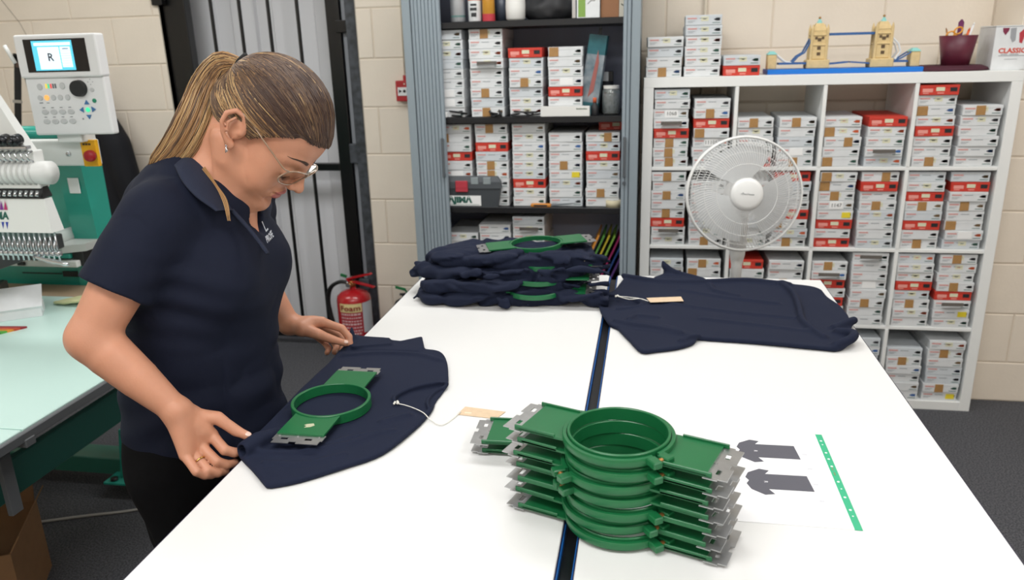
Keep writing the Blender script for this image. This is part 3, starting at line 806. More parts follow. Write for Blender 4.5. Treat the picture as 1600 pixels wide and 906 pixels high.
b.mi = 0; b.add(vsn[0], [(3,2,1,0)]); b.add(vsn[-1], [(0,1,2,3)])
b.build('tube_body', [mat('teal_film', '#1e5a66', .35, col2='#2f6f78', nscale=20), mat('pale_film', '#9fa7ae', .35, col2='#58717d', nscale=18)], o)
b = MB(); b.prism([(-.002, 0)], 0, 0) if 0 else b.add([(-.012, -.0148, .07), (.010, -.015, .10), (.016, -.015, .22), (.006, -.015, .27), (-.004, -.0148, .16)], [(0, 1, 2, 3, 4)]); b.build('red_streak', mat('film_red', '#a5625c', .4), o)
b = MB(); b.box((-.004, -.002, .33), (.008, .002, .36)); b.build('hang_tab', mat('cable_black', '#15161a', .5), o)
M_glass = mat('clear_glass', '#e6efee', .05, trans=.9)
o = thing('storage_jar', 'clear lidded jar with pale contents at right of second cabinet shelf', 'jar', (-.168, KY0+.10, Z2))
b = MB(); b.smooth = True; b.lathe([(.0001, .002), (.034, .002), (.038, .01), (.038, .10), (.032, .112), (.030, .112), (.035, .10), (.035, .012), (.0001, .006)], 18); b.build('jar_glass', M_glass, o)
b = MB(); b.lathe([(.0001, .010), (.033, .010), (.033, .085), (.0001, .09)], 16); b.build('contents', mat('jar_contents', '#99939b', .7, noise=.3, nscale=90), o)
b = MB(); b.lathe([(.033, .110), (.034, .122), (.0001, .122)], 18); b.build('jar_lid', mat('matte_white_plastic', '#e2e2df', .45), o)
b = MB(); b.box((0, 0, 0), (.055, .05, .04), .001); b.mi = 1; b.box((.036, -.0008, .0), (.0552, .0492, .041)); o = b.build('small_carton', [M_card2, mat('cable_black', '#15161a', .5)], None, (-.222, KY0+.20, Z2+.1365)); tag(o, 'small grey and black carton lying on a dark tin, second cabinet shelf', 'box')
b = MB(); b.smooth = True; b.lathe([(.03, 0), (.03, .136), (.0001, .136)], 16); o = b.build('tin', mat('dark_tin', '#23262e', .4), None, (-.195, KY0+.225, Z2)); tag(o, 'dark tin carrying a small carton, behind glass jar', 'tin')
o = lath('dropper_bottle', [(.015, 0), (.016, .003), (.016, .04), (.007, .05), (.007, .055)], (-.236, KY0+.06, Z2), mat('cable_black', '#15161a', .5), 'small black bottle with orange cap beside glass jar', 'bottle', 12)
lath('cap', [(.008, .055), (.008, .075), (.0001, .076)], (0, 0, 0), ICON[3], None, None, 12, o)
# third shelf: toolbox, cutter, tape
tb = thing('toolbox', 'grey plastic toolbox with red clasp and lettered white label, third cabinet shelf', 'toolbox', (-.955, KY0+.04, .918))
M_tool = mat('toolbox_grey', '#3c4146', .5); M_tool2 = mat('toolbox_lid', '#4d5257', .5)
b = MB()
b.add([(0,0,0),(.285,0,0),(.285,.03,0),(0,.03,0),(-.005,0,.085),(.300,0,.085),(.300,.03,.085),(-.005,.03,.085)], [(0,3,2,1),(4,5,6,7),(0,1,5,4),(1,2,6,5),(2,3,7,6),(3,0,4,7)]); b.build('body', M_tool, tb)
b = MB()
b.add([(-.008,-.004,.085),(.303,-.004,.085),(.303,.03,.085),(-.008,.03,.085),(-.006,-.004,.115),(.300,-.004,.115),(.300,.03,.115),(-.006,.03,.115),(.01,.004,.138),(.285,.004,.138),(.285,.03,.138),(.01,.03,.138)],
      [(0,3,2,1),(0,1,5,4),(1,2,6,5),(2,3,7,6),(3,0,4,7),(4,5,9,8),(5,6,10,9),(6,7,11,10),(7,4,8,11),(8,9,10,11)]); b.build('lid', M_tool2, tb)
b = MB(); b.box((.094, -.012, .070), (.150, -.002, .120), .002); b.box((.10, -.0135, .088), (.144, -.011, .096)); b.build('clasp', mat('clasp_red', '#b73a48', .4), tb)
for x in (.165, .222):
    b = MB(); b.box((x, -.006, .104), (x+.034, -.002, .136), .002); b.build('catch', mat('catch_grey', '#8d979a', .5), tb)
b = MB(); b.box((.0, -.0016, .006), (.208, .001, .052)); b.build('label', M_sticker, tb)
b = MB(); text_mesh('T\u039bJIM\u039b', .036, b, TR((.098, -.0024, .0315), (PI/2, 0, 0)), bold=.0022, sx=1.15); b.box((.006, -.0022, .010), (.20, -.001, .0115)); b.build('lettering', mat('print_dkteal', '#1d5a4e', .6), tb)
o = thing('utility_cutter', 'orange handled cutter lying at edge of third cabinet shelf', 'cutter', (-.52, KY0+.035+.018, .918))
b = MB(); b.box((0, -.012, 0), (.092, .012, .016), .005); b.build('handle', mat('cutter_orange', '#c9822f', .4), o)
b = MB(); b.box((.015, -.0125, .004), (.075, -.0115, .012), .0); b.build('grip_inset', M_ink, o)
b = MB(); b.add([(.092, -.006, .004), (.17, 0, .012), (.21, .004, .018), (.092, .006, .010), (.092, -.006, .007), (.17, 0, .015), (.21, .004, .0195), (.092, .006, .013)], [(3,2,1,0),(4,5,6,7),(0,1,5,4),(1,2,6,5),(2,3,7,6),(3,0,4,7)]); b.build('blade', mat('blade_steel', '#8f969b', .3, .8), o)
o = lath('tape_roll', [(.036, 0), (.036, .030), (.024, .030), (.024, 0)], (-.150, KY0+.078, .918), mat('masking_tape', '#cfc6a8', .6), 'roll of cream masking tape at right end of third cabinet shelf', 'tape', 20)
# fourth shelf: thread cone, folders
o = thing('thread_cone', 'cone of black sewing thread on fourth cabinet shelf', 'thread cone', (-.835, KY0+.060, .50))
lath('thread', [(.026, .004), (.030, .01), (.028, .155), (.021, .170)], (0, 0, 0), mat('thread_black', '#0e0f12', .6, bump=.5, bscale=500), None, None, 16, o)
lath('spool', [(.030, 0), (.030, .004), (.017, .004), (.014, .178), (.0001, .178)], (0, 0, 0), mat('spool_white', '#c9cdd0', .5), None, None, 14, o)
fc = [('c9852e', 'orange'), ('4f8a3c', 'green'), ('b8a42c', 'mustard'), ('6f9a3a', 'lime green'), ('8e1f57', 'magenta'), ('1d3f78', 'blue'), ('4b2d6a', 'purple')]
for i, (h, nm) in enumerate(fc):
    b = MB(); b.box((0, -.002, 0), (.008, .24, .31), .001)
    o = b.build('folder', mat('folder_'+h, '#'+h, .5), None, (-.345+i*.024, KY0+.06+(i % 3)*.006, .5035), (0, .42, 0)); tag(o, f'{nm} folder leaning right on fourth cabinet shelf', 'folder', 'folders leaning in the cabinet')
# ------------------------------------------------------------------ the two white desks
TZ = .90
M_top = mat('desk_white', '#e3e3e2', .42)
M_edge = mat('desk_edge_navy', '#1f1d3f', .5); M_eblue = mat('edge_blue', '#1f5fa8', .35); M_leg = mat('leg_dark', '#202226', .5)
def desk(name_label, x0, x1, y0, y1, blue_side, skew=0.0):
    t = thing('desk', name_label, 'desk', ((x0+x1)/2, (y0+y1)/2, 0))
    cx, cy = (x0+x1)/2, (y0+y1)/2; hx, hy = (x1-x0)/2, (y1-y0)/2
    b = MB(); b.box((-hx+.0015, -hy+.0015, TZ-.025), (hx-.0015, hy-.0015, TZ), .0012)
    b.build('desktop', M_top, t)
    b = MB(); b.box((-hx, -hy, TZ-.0255), (hx, -hy+.0014, TZ-.0012)); b.box((-hx, hy-.0014, TZ-.0255), (hx, hy, TZ-.0012))
    b.box((-hx, -hy, TZ-.0255), (-hx+.0014, hy, TZ-.0012)); b.box((hx-.0014, -hy, TZ-.0255), (hx, hy, TZ-.0012))
    tag(b.build('edge_band', M_edge, t), None, None)
    s_ = 1 if blue_side > 0 else -1
    b = MB(); b.box((min(s_*hx, s_*(hx+.0025)), -hy, TZ-.02), (max(s_*hx, s_*(hx+.0025)), hy, TZ-.004), .0008); b.build('blue_trim', M_eblue, t)
    for sx in (-1, 1):
        for sy in (-1, 1):
            b = MB(); b.box((sx*(hx-.045)-.02, sy*(hy-.045)-.02, 0), (sx*(hx-.045)+.02, sy*(hy-.045)+.02, TZ-.0255), .002); b.build('leg', M_leg, t)
    b = MB()
    for sx in (-1, 1): b.box((sx*(hx-.045)-.012, -hy+.065, TZ-.075), (sx*(hx-.045)+.012, hy-.065, TZ-.03))
    b.mi = 0; b.build('side_rail', M_leg, t).__setitem__('kind', 'stuff')
    return t
desk('left white desk carrying the shirt the woman folds', -.7205, -.114, .30, 2.400, 1)
desk('right white desk carrying spread shirt and printed sheet', -.0895, .531, .30, 2.400, -1)
b = MB(); b.box((-.1105, .32, TZ-.06), (-.093, 2.395, TZ-.014)); tag(b.build('gap_shade_strip', mat('strip_black', '#111116', .4)), 'black strip standing for the shade in the gap between the two white desks', 'strip')  # black strip added in the gap, its colour stands in for shade
# ------------------------------------------------------------------ embroidery hoops
M_green = mat('hoop_green', '#17653a', .33, noise=.04, nscale=14); M_green2 = mat('hoop_green_pale', '#2f8552', .4, noise=.06, nscale=14)
M_metal = mat('bracket_steel', '#b9babb', .3, .85, noise=.05, nscale=60); M_brass = mat('brass', '#b07a48', .35, .8); M_dk = mat('bracket_dark', '#5d6064', .35, .7)
R0 = .0845
def arc_plate(x_in, x_out, w, z0, z1, r, b):
    """flat arm whose inner edge follows the ring"""
    n = 12; ys = [-w+2*w*i/n for i in range(n+1)]
    inner = [(math.sqrt(max(r*r-y*y, 0)), y) for y in ys]
    poly = inner+[(x_out, w), (x_out, -w)]
    b.prism(poly[::-1], z0, z1)
def half_ring(prof, a0, a1, n, b):
    vs_, fs = [], []
    m = len(prof)
    for i in range(n+1):
        a = a0+(a1-a0)*i/n
        for (r, z) in prof: vs_.append((r*math.cos(a), r*math.sin(a), z))
    for i in range(n):
        for j in range(m):
            k = (j+1) % m
            fs.append((i*m+j, (i+1)*m+j, (i+1)*m+k, i*m+k))
    fs.append(tuple(range(m))); fs.append(tuple(n*m+j for j in range(m))[::-1])
    b.add(vs_, fs)
def bracket_mesh():
    """steel end plate: two slots, a stepped notch on the outer edge"""
    b = MB(); x0, x1, w = .143, .176, .049
    t0, t1 = 0, .0013
    # built as strips round the slots
    ys = [-w, -.033, -.019, .014, .028, w]
    b.box((x0, -w, t0), (.156, w, t1)); b.box((.163, -w+.004, t0), (x1, -.012, t1)); b.box((.163, .002, t0), (x1, w-.004, t1)); b.box((.163, -.0125, t0), (.170, .0025, t1))
    b.box((.156, -w, t0), (.163, -.033, t1)); b.box((.156, -.019, t0), (.163, .014, t1)); b.box((.156, .028, t0), (.163, w, t1))
    for y in (-.040, -.004, .038): b.cyl((.149, y, t1), (.149, y, t1+.001), .0025, n=8)
    return b.mesh('bracket', M_metal)
def arm_mesh(flat=False):
    b = MB(); w = .046
    arc_plate(0, .147, w, 0, .0035, R0-.004, b)
    if not flat:
        b.box((.085, w-.003, 0), (.155, w, .0075), .0008); b.box((.085, -w, 0), (.155, -w+.003, .0075), .0008)
    return b.mesh('arm', M_green)
def rings():
    b = MB(); a0, a1 = math.radians(-24), math.radians(328)
    half_ring([(.0785, .006), (.0840, .006), (.0845, .007), (.0845, .0165), (.0838, .0175), (.0785, .0175)], a0, a1, 72, b); b.sm = [True]*len(b.sm)
    o = b.mesh('outer_ring', M_green)
    b = MB(); b.smooth = False; b.lathe([(.0730, .0005), (.0775, .0005), (.0775, .0205), (.0765, .0215), (.0740, .0215), (.0730, .0205)], 80, close=True)
    i = b.mesh('inner_ring', M_green)
    l = MB(); l.box((-.002, -.0075, -.0055), (.018, .0075, .0055), .0015)
    s_ = MB(); s_.cyl((0, -.010, 0), (0, .010, 0), .0028, n=10); s_.cyl((0, -.003, 0), (0, .003, 0), .0045, n=8)
    return o, i, l.mesh('clamp_lug', M_green), s_.mesh('clamp_screw', M_brass)
ARM, ARMF, BRK = arm_mesh(), arm_mesh(True), bracket_mesh()
ORI, IRI, LUG, SCR = rings()
for me in (ORI, IRI):
    me.polygons.foreach_set('use_smooth', [True]*len(me.polygons))
    try: me.set_sharp_from_angle(angle=math.radians(35))
    except Exception: pass
def hoop(label, loc, yaw, flip=0, group=None, rot=None, mats=None):
    t = thing('embroidery_hoop', label, 'embroidery hoop', loc, yaw, group, rot)
    a_ = math.radians(260)*flip
    link('outer_ring', ORI, t, (0, 0, 0), (0, 0, a_)); link('inner_ring', IRI, t)
    for s_ in (0, 1):
        link('arm', ARM, t, (0, 0, .0065), (0, 0, PI*s_)); link('bracket', BRK, t, (0, 0, .0052), (0, 0, PI*s_))
    a = math.radians(-28) if not flip else math.radians(232)
    for da in (-.115, .115):
        o = link('clamp_lug', LUG, t, (R0*math.cos(a+da), R0*math.sin(a+da), .0118), (0, 0, a+da))
    link('clamp_screw', SCR, t, ((R0+.008)*math.cos(a), (R0+.008)*math.sin(a), .0118), (0, 0, a))
    return t
HZ = .0222
GH = 'green hoops stacked on the desks'
spos = ['bottom green hoop of tall stack, resting on the white desk', 'second green hoop from bottom of tall stack on the desks', 'third green hoop from bottom of tall stack on the desks', 'middle green hoop of tall stack, three hoops above it',
        'third green hoop from top of tall stack on the desks', 'second green hoop from top of tall stack on the desks', 'top green hoop of the tall stack, ring fully visible']
for i in range(7):
    dx, dy, dr = [(.004, -.004, .03), (-.002, .002, -.01), (.003, .000, .01), (.000, .002, -.015), (-.003, .000, .005), (.003, -.001, -.02), (0, 0, 0)][i]
    hoop(spos[i], (-.034+dx, 1.052+dy, TZ+.0003+i*HZ), math.radians(-20.5)+dr, [0, 0, 0, 1, 1, 0, 0][i], GH)
for i in range(2):
    hoop(['lower green hoop of short pair behind the tall stack', 'upper green hoop of short pair behind the tall stack'][i], (-.129, 1.262-.004*i, TZ+.0003+i*HZ), math.radians(-1+2*i), 1, GH)
# the single hoop lying on the shirt: arms on top, ring below
sg = thing('embroidery_hoop', 'single green hoop lying on navy shirt in front of the woman', 'embroidery hoop', (-.625, 1.347, TZ+.0125), math.radians(90))
b = MB(); b.lathe([(.0735, 0), (.0790, 0), (.0800, .001), (.0800, .0195), (.0790, .0205), (.0745, .0205), (.0735, .0195)], 80, close=True)
me = b.mesh('outer_ring', M_green); me.polygons.foreach_set('use_smooth', [True]*len(me.polygons)); me.set_sharp_from_angle(angle=math.radians(35)); link('outer_ring', me, sg)
for s_ in (0, 1):
    a = link('arm', ARMF, sg, (0, 0, .0150), (0, 0, PI*s_)); link('bracket', BRK, sg, (0, 0, .0135), (0, 0, PI*s_))
b = MB(); b.prism([(-.108, .004), (-.104, -.008), (-.112, -.013), (-.119, -.007), (-.122, .004), (-.116, .002), (-.112, .008)], .0186, .0189); tag(b.build('worn_sticker', mat('worn_sticker', '#b7b89a', .7), sg), 'torn beige sticker')

# ------------------------------------------------------------------ navy shirts
M_navy = mat('navy_jersey', '#161d32', .85, spec=.25, noise=.05, nscale=300, bump=.25, bscale=900)
M_navyd = mat('navy_rib', '#171c2e', .9, bump=.5, bscale=900)
def slabF(v, poly, zc, th, k=.004, r=.003, sag=None):
    """a thin rounded layer of cloth bounded by a polygon"""
    xs = [p[0] for p in poly]; ys = [p[1] for p in poly]; e = k+3*v.h+.006
    sl, X, Y, Z = v.grid((min(xs)-e, min(ys)-e, zc-th/2-e-.02), (max(xs)+e, max(ys)+e, zc+th/2+e+.02))
    d2 = poly_sdf(X[:, :, 0], Y[:, :, 0], poly)[:, :, None].astype(np.float32)
    zz = zc if sag is None else zc+sag(X, Y)
    a, c = d2+r, np.abs(Z-zz)-th/2+r
    d = np.minimum(np.maximum(a, c), 0)+np.sqrt(np.maximum(a, 0)**2+np.maximum(c, 0)**2)-r
    v.comb(sl, d.astype(np.float32), k)
def cloth(name, v, m, parent=None, it=1, world=True):
    V_, F_ = v.net(); V_ = relax(V_, F_, it)
    if parent is not None and world: V_ = V_-np.array(parent.location[:])
    return link(name, npmesh(name, V_, F_, m), parent)
zf = TZ+.0005
# shirt being folded, left desk
s1 = thing('folded_shirt', 'navy shirt being folded under single green hoop by the woman', 'shirt', (-.58, 1.40, TZ))
v = Vol((-.745, 1.03, .80), (-.395, 1.79, .955), .0028)
body = spline([(-.728, 1.19), (-.722, 1.15), (-.675, 1.105), (-.630, 1.062), (-.622, 1.059), (-.612, 1.061), (-.574, 1.083), (-.515, 1.135), (-.462, 1.193), (-.432, 1.29), (-.421, 1.368), (-.424, 1.42), (-.420, 1.494), (-.432, 1.55), (-.455, 1.625), (-.484, 1.676), (-.53, 1.69), (-.60, 1.70), (-.728, 1.715), (-.728, 1.55), (-.728, 1.37)], 4)
slabF(v, body, zf+.0055, .0105, .004, .004, lambda X, Y: .0018*vnoise(X*14+3, Y*9, 0*X))
slabF(v, [(-.730, 1.70), (-.64, 1.735), (-.60, 1.728), (-.555, 1.765), (-.527, 1.69), (-.535, 1.665), (-.72, 1.66)], zf+.010, .009, .006, .004)
slabF(v, [(-.725, 1.745), (-.700, 1.735), (-.628, 1.730), (-.61, 1.69), (-.70, 1.66), (-.728, 1.68)], zf+.017, .007, .004, .003)
# drop over the desk edge
slabF(v, [(-.7295, 1.17), (-.7225, 1.17), (-.7225, 1.74), (-.7295, 1.74)], .880, .055, .006, .003, lambda X, Y: .010*vnoise(Y*12, X*3, 0*X))
# held corner rising to the hand
v.chain([(-.72, 1.70, .915), (-.722, 1.715, .935), (-.724, 1.722, .943)], [.014, .009, .005], .02, flat=((1, 0, 0), .6))
# rolled near corner
v.chain([(-.712, 1.155, .919), (-.702, 1.185, .921), (-.690, 1.215, .917), (-.675, 1.25, .912)], [.016, .016, .012, .004], .010)
v.chain([(-.722, 1.125, .919), (-.712, 1.155, .920), (-.706, 1.172, .921)], [.010, .010, .007], .003, op='s')
# folds
for P_, r_ in (([(-.69, 1.16, .912), (-.62, 1.165, .913), (-.55, 1.20, .912), (-.49, 1.255, .911)], .0045), ([(-.66, 1.125, .912), (-.59, 1.13, .912), (-.53, 1.17, .911)], .004),
               ([(-.60, 1.18, .912), (-.53, 1.24, .912), (-.47, 1.27, .911)], .004), ([(-.71, 1.62, .913), (-.62, 1.645, .914), (-.53, 1.645, .913), (-.47, 1.62, .912)], .0045),
               ([(-.50, 1.30, .912), (-.46, 1.335, .913)], .005), ([(-.70, 1.235, .912), (-.665, 1.30, .911)], .004)):
    v.chain(crv(P_, 3), r_, .010)
neck = [(-.421, 1.492), (-.452, 1.487), (-.487, 1.462), (-.508, 1.43), (-.512, 1.405), (-.495, 1.378), (-.462, 1.365), (-.422, 1.372)]
arc = crv([(x, y, zf+.0115) for x, y in neck[:6]], 5)
v.chain(arc, .0052, .003)
sl, X, Y, Z = v.grid((-.52, 1.36, zf+.006), (-.415, 1.50, .93))
d2 = poly_sdf(X[:, :, 0], Y[:, :, 0], spline(neck, 3)[:]+[])[:, :, None]
v.comb(sl, np.maximum(d2+.004, (zf+.0035)-Z).astype(np.float32), .002, 's')
v.chain(crv([(-.421, 1.488, zf+.008), (-.438, 1.45, zf+.008), (-.441, 1.41, zf+.008), (-.428, 1.374, zf+.008)], 4), .0040, .002)
sl, X, Y, Z = v.grid((-.8, 1, .8), (-.3, 1.8, zf)); v.F[sl] = np.where(X > -.7205, np.maximum(v.F[sl], zf-Z), v.F[sl])
cloth('fabric', v, M_navy, s1)
# second shirt, right desk: laid flat, collar to the left
s2 = thing('spread_shirt', 'navy shirt spread flat across the right desk, collar left', 'shirt', (.2, 2.05, TZ))
v = Vol((-.16, 1.70, .896), (.57, 2.47, .965), .0032)
body = spline([(-.125, 2.045), (-.105, 1.96), (-.085, 1.905), (-.04, 1.88), (.02, 1.865), (.122, 1.838), (.25, 1.825), (.40, 1.80), (.455, 1.80), (.495, 1.87), (.515, 1.95), (.528, 2.035), (.525, 2.12), (.508, 2.20), (.498, 2.275), (.44, 2.31), (.29, 2.335), (.18, 2.315), (.10, 2.335), (.012, 2.325), (-.055, 2.365), (-.075, 2.30), (-.095, 2.20), (-.128, 2.155), (-.11, 2.10)], 4)
slabF(v, body, zf+.006, .011, .004, .004, lambda X, Y: .0015*vnoise(X*6, Y*16, 0*X))
slabF(v, spline([(-.075, 1.93), (-.035, 1.80), (-.006, 1.733), (.03, 1.743), (.081, 1.766), (.118, 1.80), (.125, 1.835), (.095, 1.885), (.02, 1.93)], 3), zf+.006, .010, .006, .004)
slabF(v, spline([(.02, 2.32), (.06, 2.385), (.085, 2.398), (.13, 2.385), (.175, 2.33), (.10, 2.30)], 3), zf+.010, .012, .006, .004)
v.chain([(.075, 2.375, .912), (.060, 2.385, .935), (.052, 2.39, .950)], [.012, .009, .004], .014)
v.chain(crv([(.055, 2.385, .94), (.09, 2.375, .925), (.14, 2.35, .916), (.18, 2.32, .912)], 3), .006, .012)
for P_, r_ in (([(-.07, 2.345, .916), (-.02, 2.315, .918), (.06, 2.295, .915), (.18, 2.30, .917), (.30, 2.325, .917), (.42, 2.30, .914)], .007),
               ([(.40, 2.30, .916), (.415, 2.20, .919), (.41, 2.08, .919), (.40, 1.96, .918), (.43, 1.86, .915)], .008),
               ([(.45, 1.81, .914), (.485, 1.83, .922), (.50, 1.87, .922), (.47, 1.895, .916)], .011), ([(.47, 1.93, .914), (.505, 1.955, .92), (.527, 1.98, .918)], .010),
               ([(.10, 2.22, .911), (.22, 2.16, .912), (.36, 2.12, .911)], .005), ([(.05, 2.10, .911), (.2, 2.04, .912), (.38, 2.00, .911)], .0045), ([(.15, 1.97, .911), (.3, 1.93, .912), (.4, 1.90, .911)], .0045),
               ([(.19, 2.28, .912), (.20, 2.22, .913), (.26, 2.18, .911)], .006), ([(-.075, 1.925, .914), (-.03, 1.90, .916), (.03, 1.885, .915), (.09, 1.855, .914)], .006),
               ([(-.04, 1.945, .914), (-.02, 1.975, .913), (.03, 1.97, .911)], .006), ([(.09, 1.80, .914), (.11, 1.82, .918), (.13, 1.835, .915)], .006)):
    v.chain(crv(P_, 3), r_, .012)
neck = [(-.128, 2.155), (-.075, 2.145), (-.035, 2.12), (-.01, 2.08), (-.03, 2.045), (-.075, 2.025), (-.125, 2.045)]
v.chain(crv([(x, y, zf+.0125) for x, y in neck[:6]], 5), .0045, .003)
sl, X, Y, Z = v.grid((-.14, 2.0, zf+.006), (.0, 2.17, .93))
v.comb(sl, np.maximum(poly_sdf(X[:, :, 0], Y[:, :, 0], neck)[:, :, None]+.004, (zf+.0065)-Z).astype(np.float32), .002, 's')
v.chain(crv([(-.127, 2.15, zf+.009), (-.112, 2.10, zf+.009), (-.125, 2.05, zf+.009)], 4), .0045, .002)
sl, X, Y, Z = v.all(); v.F = np.maximum(v.F, zf-Z+0*v.F)
cloth('fabric', v, M_navy, s2)
# the pile of hooped shirts
PZ = [zf, zf+.034, zf+.066, zf+.098]
outl = [[(-.655, 2.07), (-.60, 2.035), (-.48, 2.03), (-.36, 2.025), (-.27, 2.055), (-.18, 2.10), (-.165, 2.17), (-.18, 2.30), (-.35, 2.36), (-.55, 2.35), (-.67, 2.28), (-.68, 2.16)],
        [(-.640, 2.10), (-.56, 2.055), (-.46, 2.045), (-.35, 2.05), (-.28, 2.07), (-.205, 2.10), (-.168, 2.17), (-.160, 2.28), (-.35, 2.35), (-.55, 2.34), (-.64, 2.28), (-.67, 2.2)],
        [(-.675, 2.14), (-.60, 2.09), (-.50, 2.06), (-.38, 2.065), (-.27, 2.075), (-.19, 2.12), (-.165, 2.18), (-.16, 2.30), (-.35, 2.35), (-.53, 2.34), (-.63, 2.30), (-.70, 2.22)],
        [(-.640, 2.16), (-.56, 2.10), (-.46, 2.08), (-.36, 2.085), (-.26, 2.095), (-.165, 2.14), (-.155, 2.22), (-.17, 2.30), (-.33, 2.35), (-.48, 2.35), (-.60, 2.32), (-.66, 2.25)]]
names = ['bottom crumpled navy shirt of the hooped pile on left desk', 'crumpled navy shirt second from bottom of the hooped pile', 'crumpled navy shirt second from top of the hooped pile', 'topmost crumpled navy shirt of the pile, under green hoop']
rnd = random.Random(3)
for i in range(4):
    z0 = PZ[i]; th = .033
    v = Vol((-.74, 1.99, z0-.022), (-.10, 2.41, z0+.062), .0036)
    sgm = i*7.3
    def sag(X, Y, s=sgm, i=i):
        e = .004*vnoise(X*9+s, Y*9, 0*X)
        return e-(0 if i == 0 else .014)*np.clip((-.56-X)/.10, 0, 1)**1.5-(0 if i == 0 else .010)*np.clip((2.115-Y)/.05, 0, 1)*(.5+.5*np.sin(X*31+s))
    slabF(v, spline(outl[i], 4), z0+th/2, th, .004, .015, sag)
    # sinuous folds running along the front
    for q in range(9):
        x0 = rnd.uniform(-.66, -.30); y0 = outl[i][2][1]+rnd.uniform(0, .05); zz = z0+rnd.uniform(.010, .036)
        P_ = []
        for j in range(rnd.randint(4, 6)):
            P_.append((x0+j*rnd.uniform(.045, .075), y0+.012*math.sin(j*1.7+q)+abs(x0+j*.06+.42)*.10, zz+rnd.uniform(-.008, .008)))
        v.chain(crv(P_, 3), rnd.uniform(.007, .012), .018)
    for q in range(5):
        x0 = rnd.uniform(-.62, -.25); y0 = outl[i][2][1]+rnd.uniform(-.004, .01); zz = z0+rnd.uniform(.006, .028)
        P_ = [(x0+j*.045, y0+abs(x0+j*.045+.42)*.10+rnd.uniform(-.004, .004), zz+rnd.uniform(-.008, .008)) for j in range(5)]
        v.chain(crv(P_, 3), .0040, .012, op='s')
    if i == 3: v.chain([(-.655, 2.20, z0-.012), (-.60, 2.15, z0+.012), (-.54, 2.12, z0+.022)], [.016, .020, .012], .02)
    if i == 2: v.chain([(-.70, 2.17, z0-.004), (-.66, 2.155, z0+.008), (-.60, 2.14, z0+.016)], [.017, .018, .012], .014); v.chain([(-.718, 2.165, z0-.006), (-.70, 2.165, z0-.002)], [.011, .009], .004, op='s')
    if i == 0: v.chain([(-.67, 2.08, z0+.010), (-.66, 2.13, z0+.013)], [.011, .013], .01)
    sl, X, Y, Z = v.all()
    wx = .9*vnoise(X*7+sgm, Y*9, Z*9); n_ = vnoise(X*10+sgm+wx, Y*20+wx, Z*24-X*8+wx); n2 = vnoise(X*26+sgm+wx, Y*40+5, Z*50+X*14)
    v.F = v.F+(.0085*(.8-2*np.abs(n_))+.0028*(.8-2*np.abs(n2))).astype(np.float32)
    v.F = np.maximum(v.F, z0-(0 if i == 0 else .020)-Z+0*v.F)
    o = cloth('crumpled_shirt', v, M_navy, None, 1); tag(o, names[i], 'shirt', 'crumpled navy shirts in the pile')
hn = ['lowest green hoop poking from the pile of navy shirts', 'green hoop between the middle shirts of the navy pile', 'upper green hoop poking from under the topmost navy shirt', 'green hoop resting on top of the navy shirt pile']
def phoop(label, c, yaw, rot=None):
    t = thing('embroidery_hoop', label, 'embroidery hoop', c, yaw, 'green hoops in the shirt pile', rot)
    b = MB(); b.lathe([(.0735, 0), (.0790, 0), (.0800, .001), (.0800, .0125), (.0790, .0135), (.0745, .0135), (.0735, .0125)], 64, close=True)
    me = b.mesh('outer_ring', M_green); me.polygons.foreach_set('use_smooth', [True]*len(me.polygons)); me.set_sharp_from_angle(angle=math.radians(35)); link('outer_ring', me, t)
    for s_ in (0, 1): link('arm', ARMF, t, (0, 0, .0105), (0, 0, PI*s_)); link('bracket', BRK, t, (0, 0, .009), (0, 0, PI*s_))
phoop(hn[0], (-.315, 2.108, .929), math.radians(2)); phoop(hn[1], (-.308, 2.135, .961), math.radians(3)); phoop(hn[2], (-.300, 2.17, .995), math.radians(2))
A, B_ = pt(738, 393, z=1.03), pt(935, 373, z=1.045)
phoop(hn[3], ((A.x+B_.x)/2, (A.y+B_.y)/2, 1.034), math.atan2(B_.y-A.y, B_.x-A.x), rot=(0, -.035, math.atan2(B_.y-A.y, B_.x-A.x)))
b = MB(); b.box((-.0, -.012, -.022), (.014, -.010, .0), .0); o = b.build('size_tag', mat('paper_cream', '#ddd6bd', .7), None, (-.187, 2.142, 1.03)); tag(o, 'small cream paper tag beneath the topmost hoop of navy pile', 'tag')
# ------------------------------------------------------------------ swing tags
M_kraft = mat('kraft_paper', '#d6bd9f', .8, noise=.04, nscale=90); M_str = mat('white_string', '#e8e6df', .7)
t = thing('swing_tag', 'kraft paper swing tag on white string beside short hoop pair', 'tag', (-.36, 1.33, TZ))
b = MB(); z = .0016
c4 = [pt(714, 648, z=TZ), pt(727, 636, z=TZ), pt(790, 644, z=TZ), pt(775, 655, z=TZ)]
b.prism([(p.x+.36, p.y-1.33) for p in c4][::-1], .0006, .0014); b.build('card', M_kraft, t)
b = MB(); b.smooth = True
P_ = [(-.497+.36, 1.375-1.33, .0165), (-.48+.36, 1.372-1.33, .016), (-.455+.36, 1.362-1.33, .0145), (-.43+.36, 1.345-1.33, .0135), (-.413+.36, 1.335-1.33, .004), (-.385+.36, 1.322-1.33, .0025), (c4[0].x+.36+.006, c4[0].y-1.33+.008, .0025)]
b.tube(crv(P_, 4), .0011, 5)
for k in range(6): b.sphere((-.497+.36+.004*math.cos(k*1.3), 1.376-1.33+.005*math.sin(k*2.1), .0175+.001*(k % 2)), .0026, 6)
b.build('string', M_str, t)
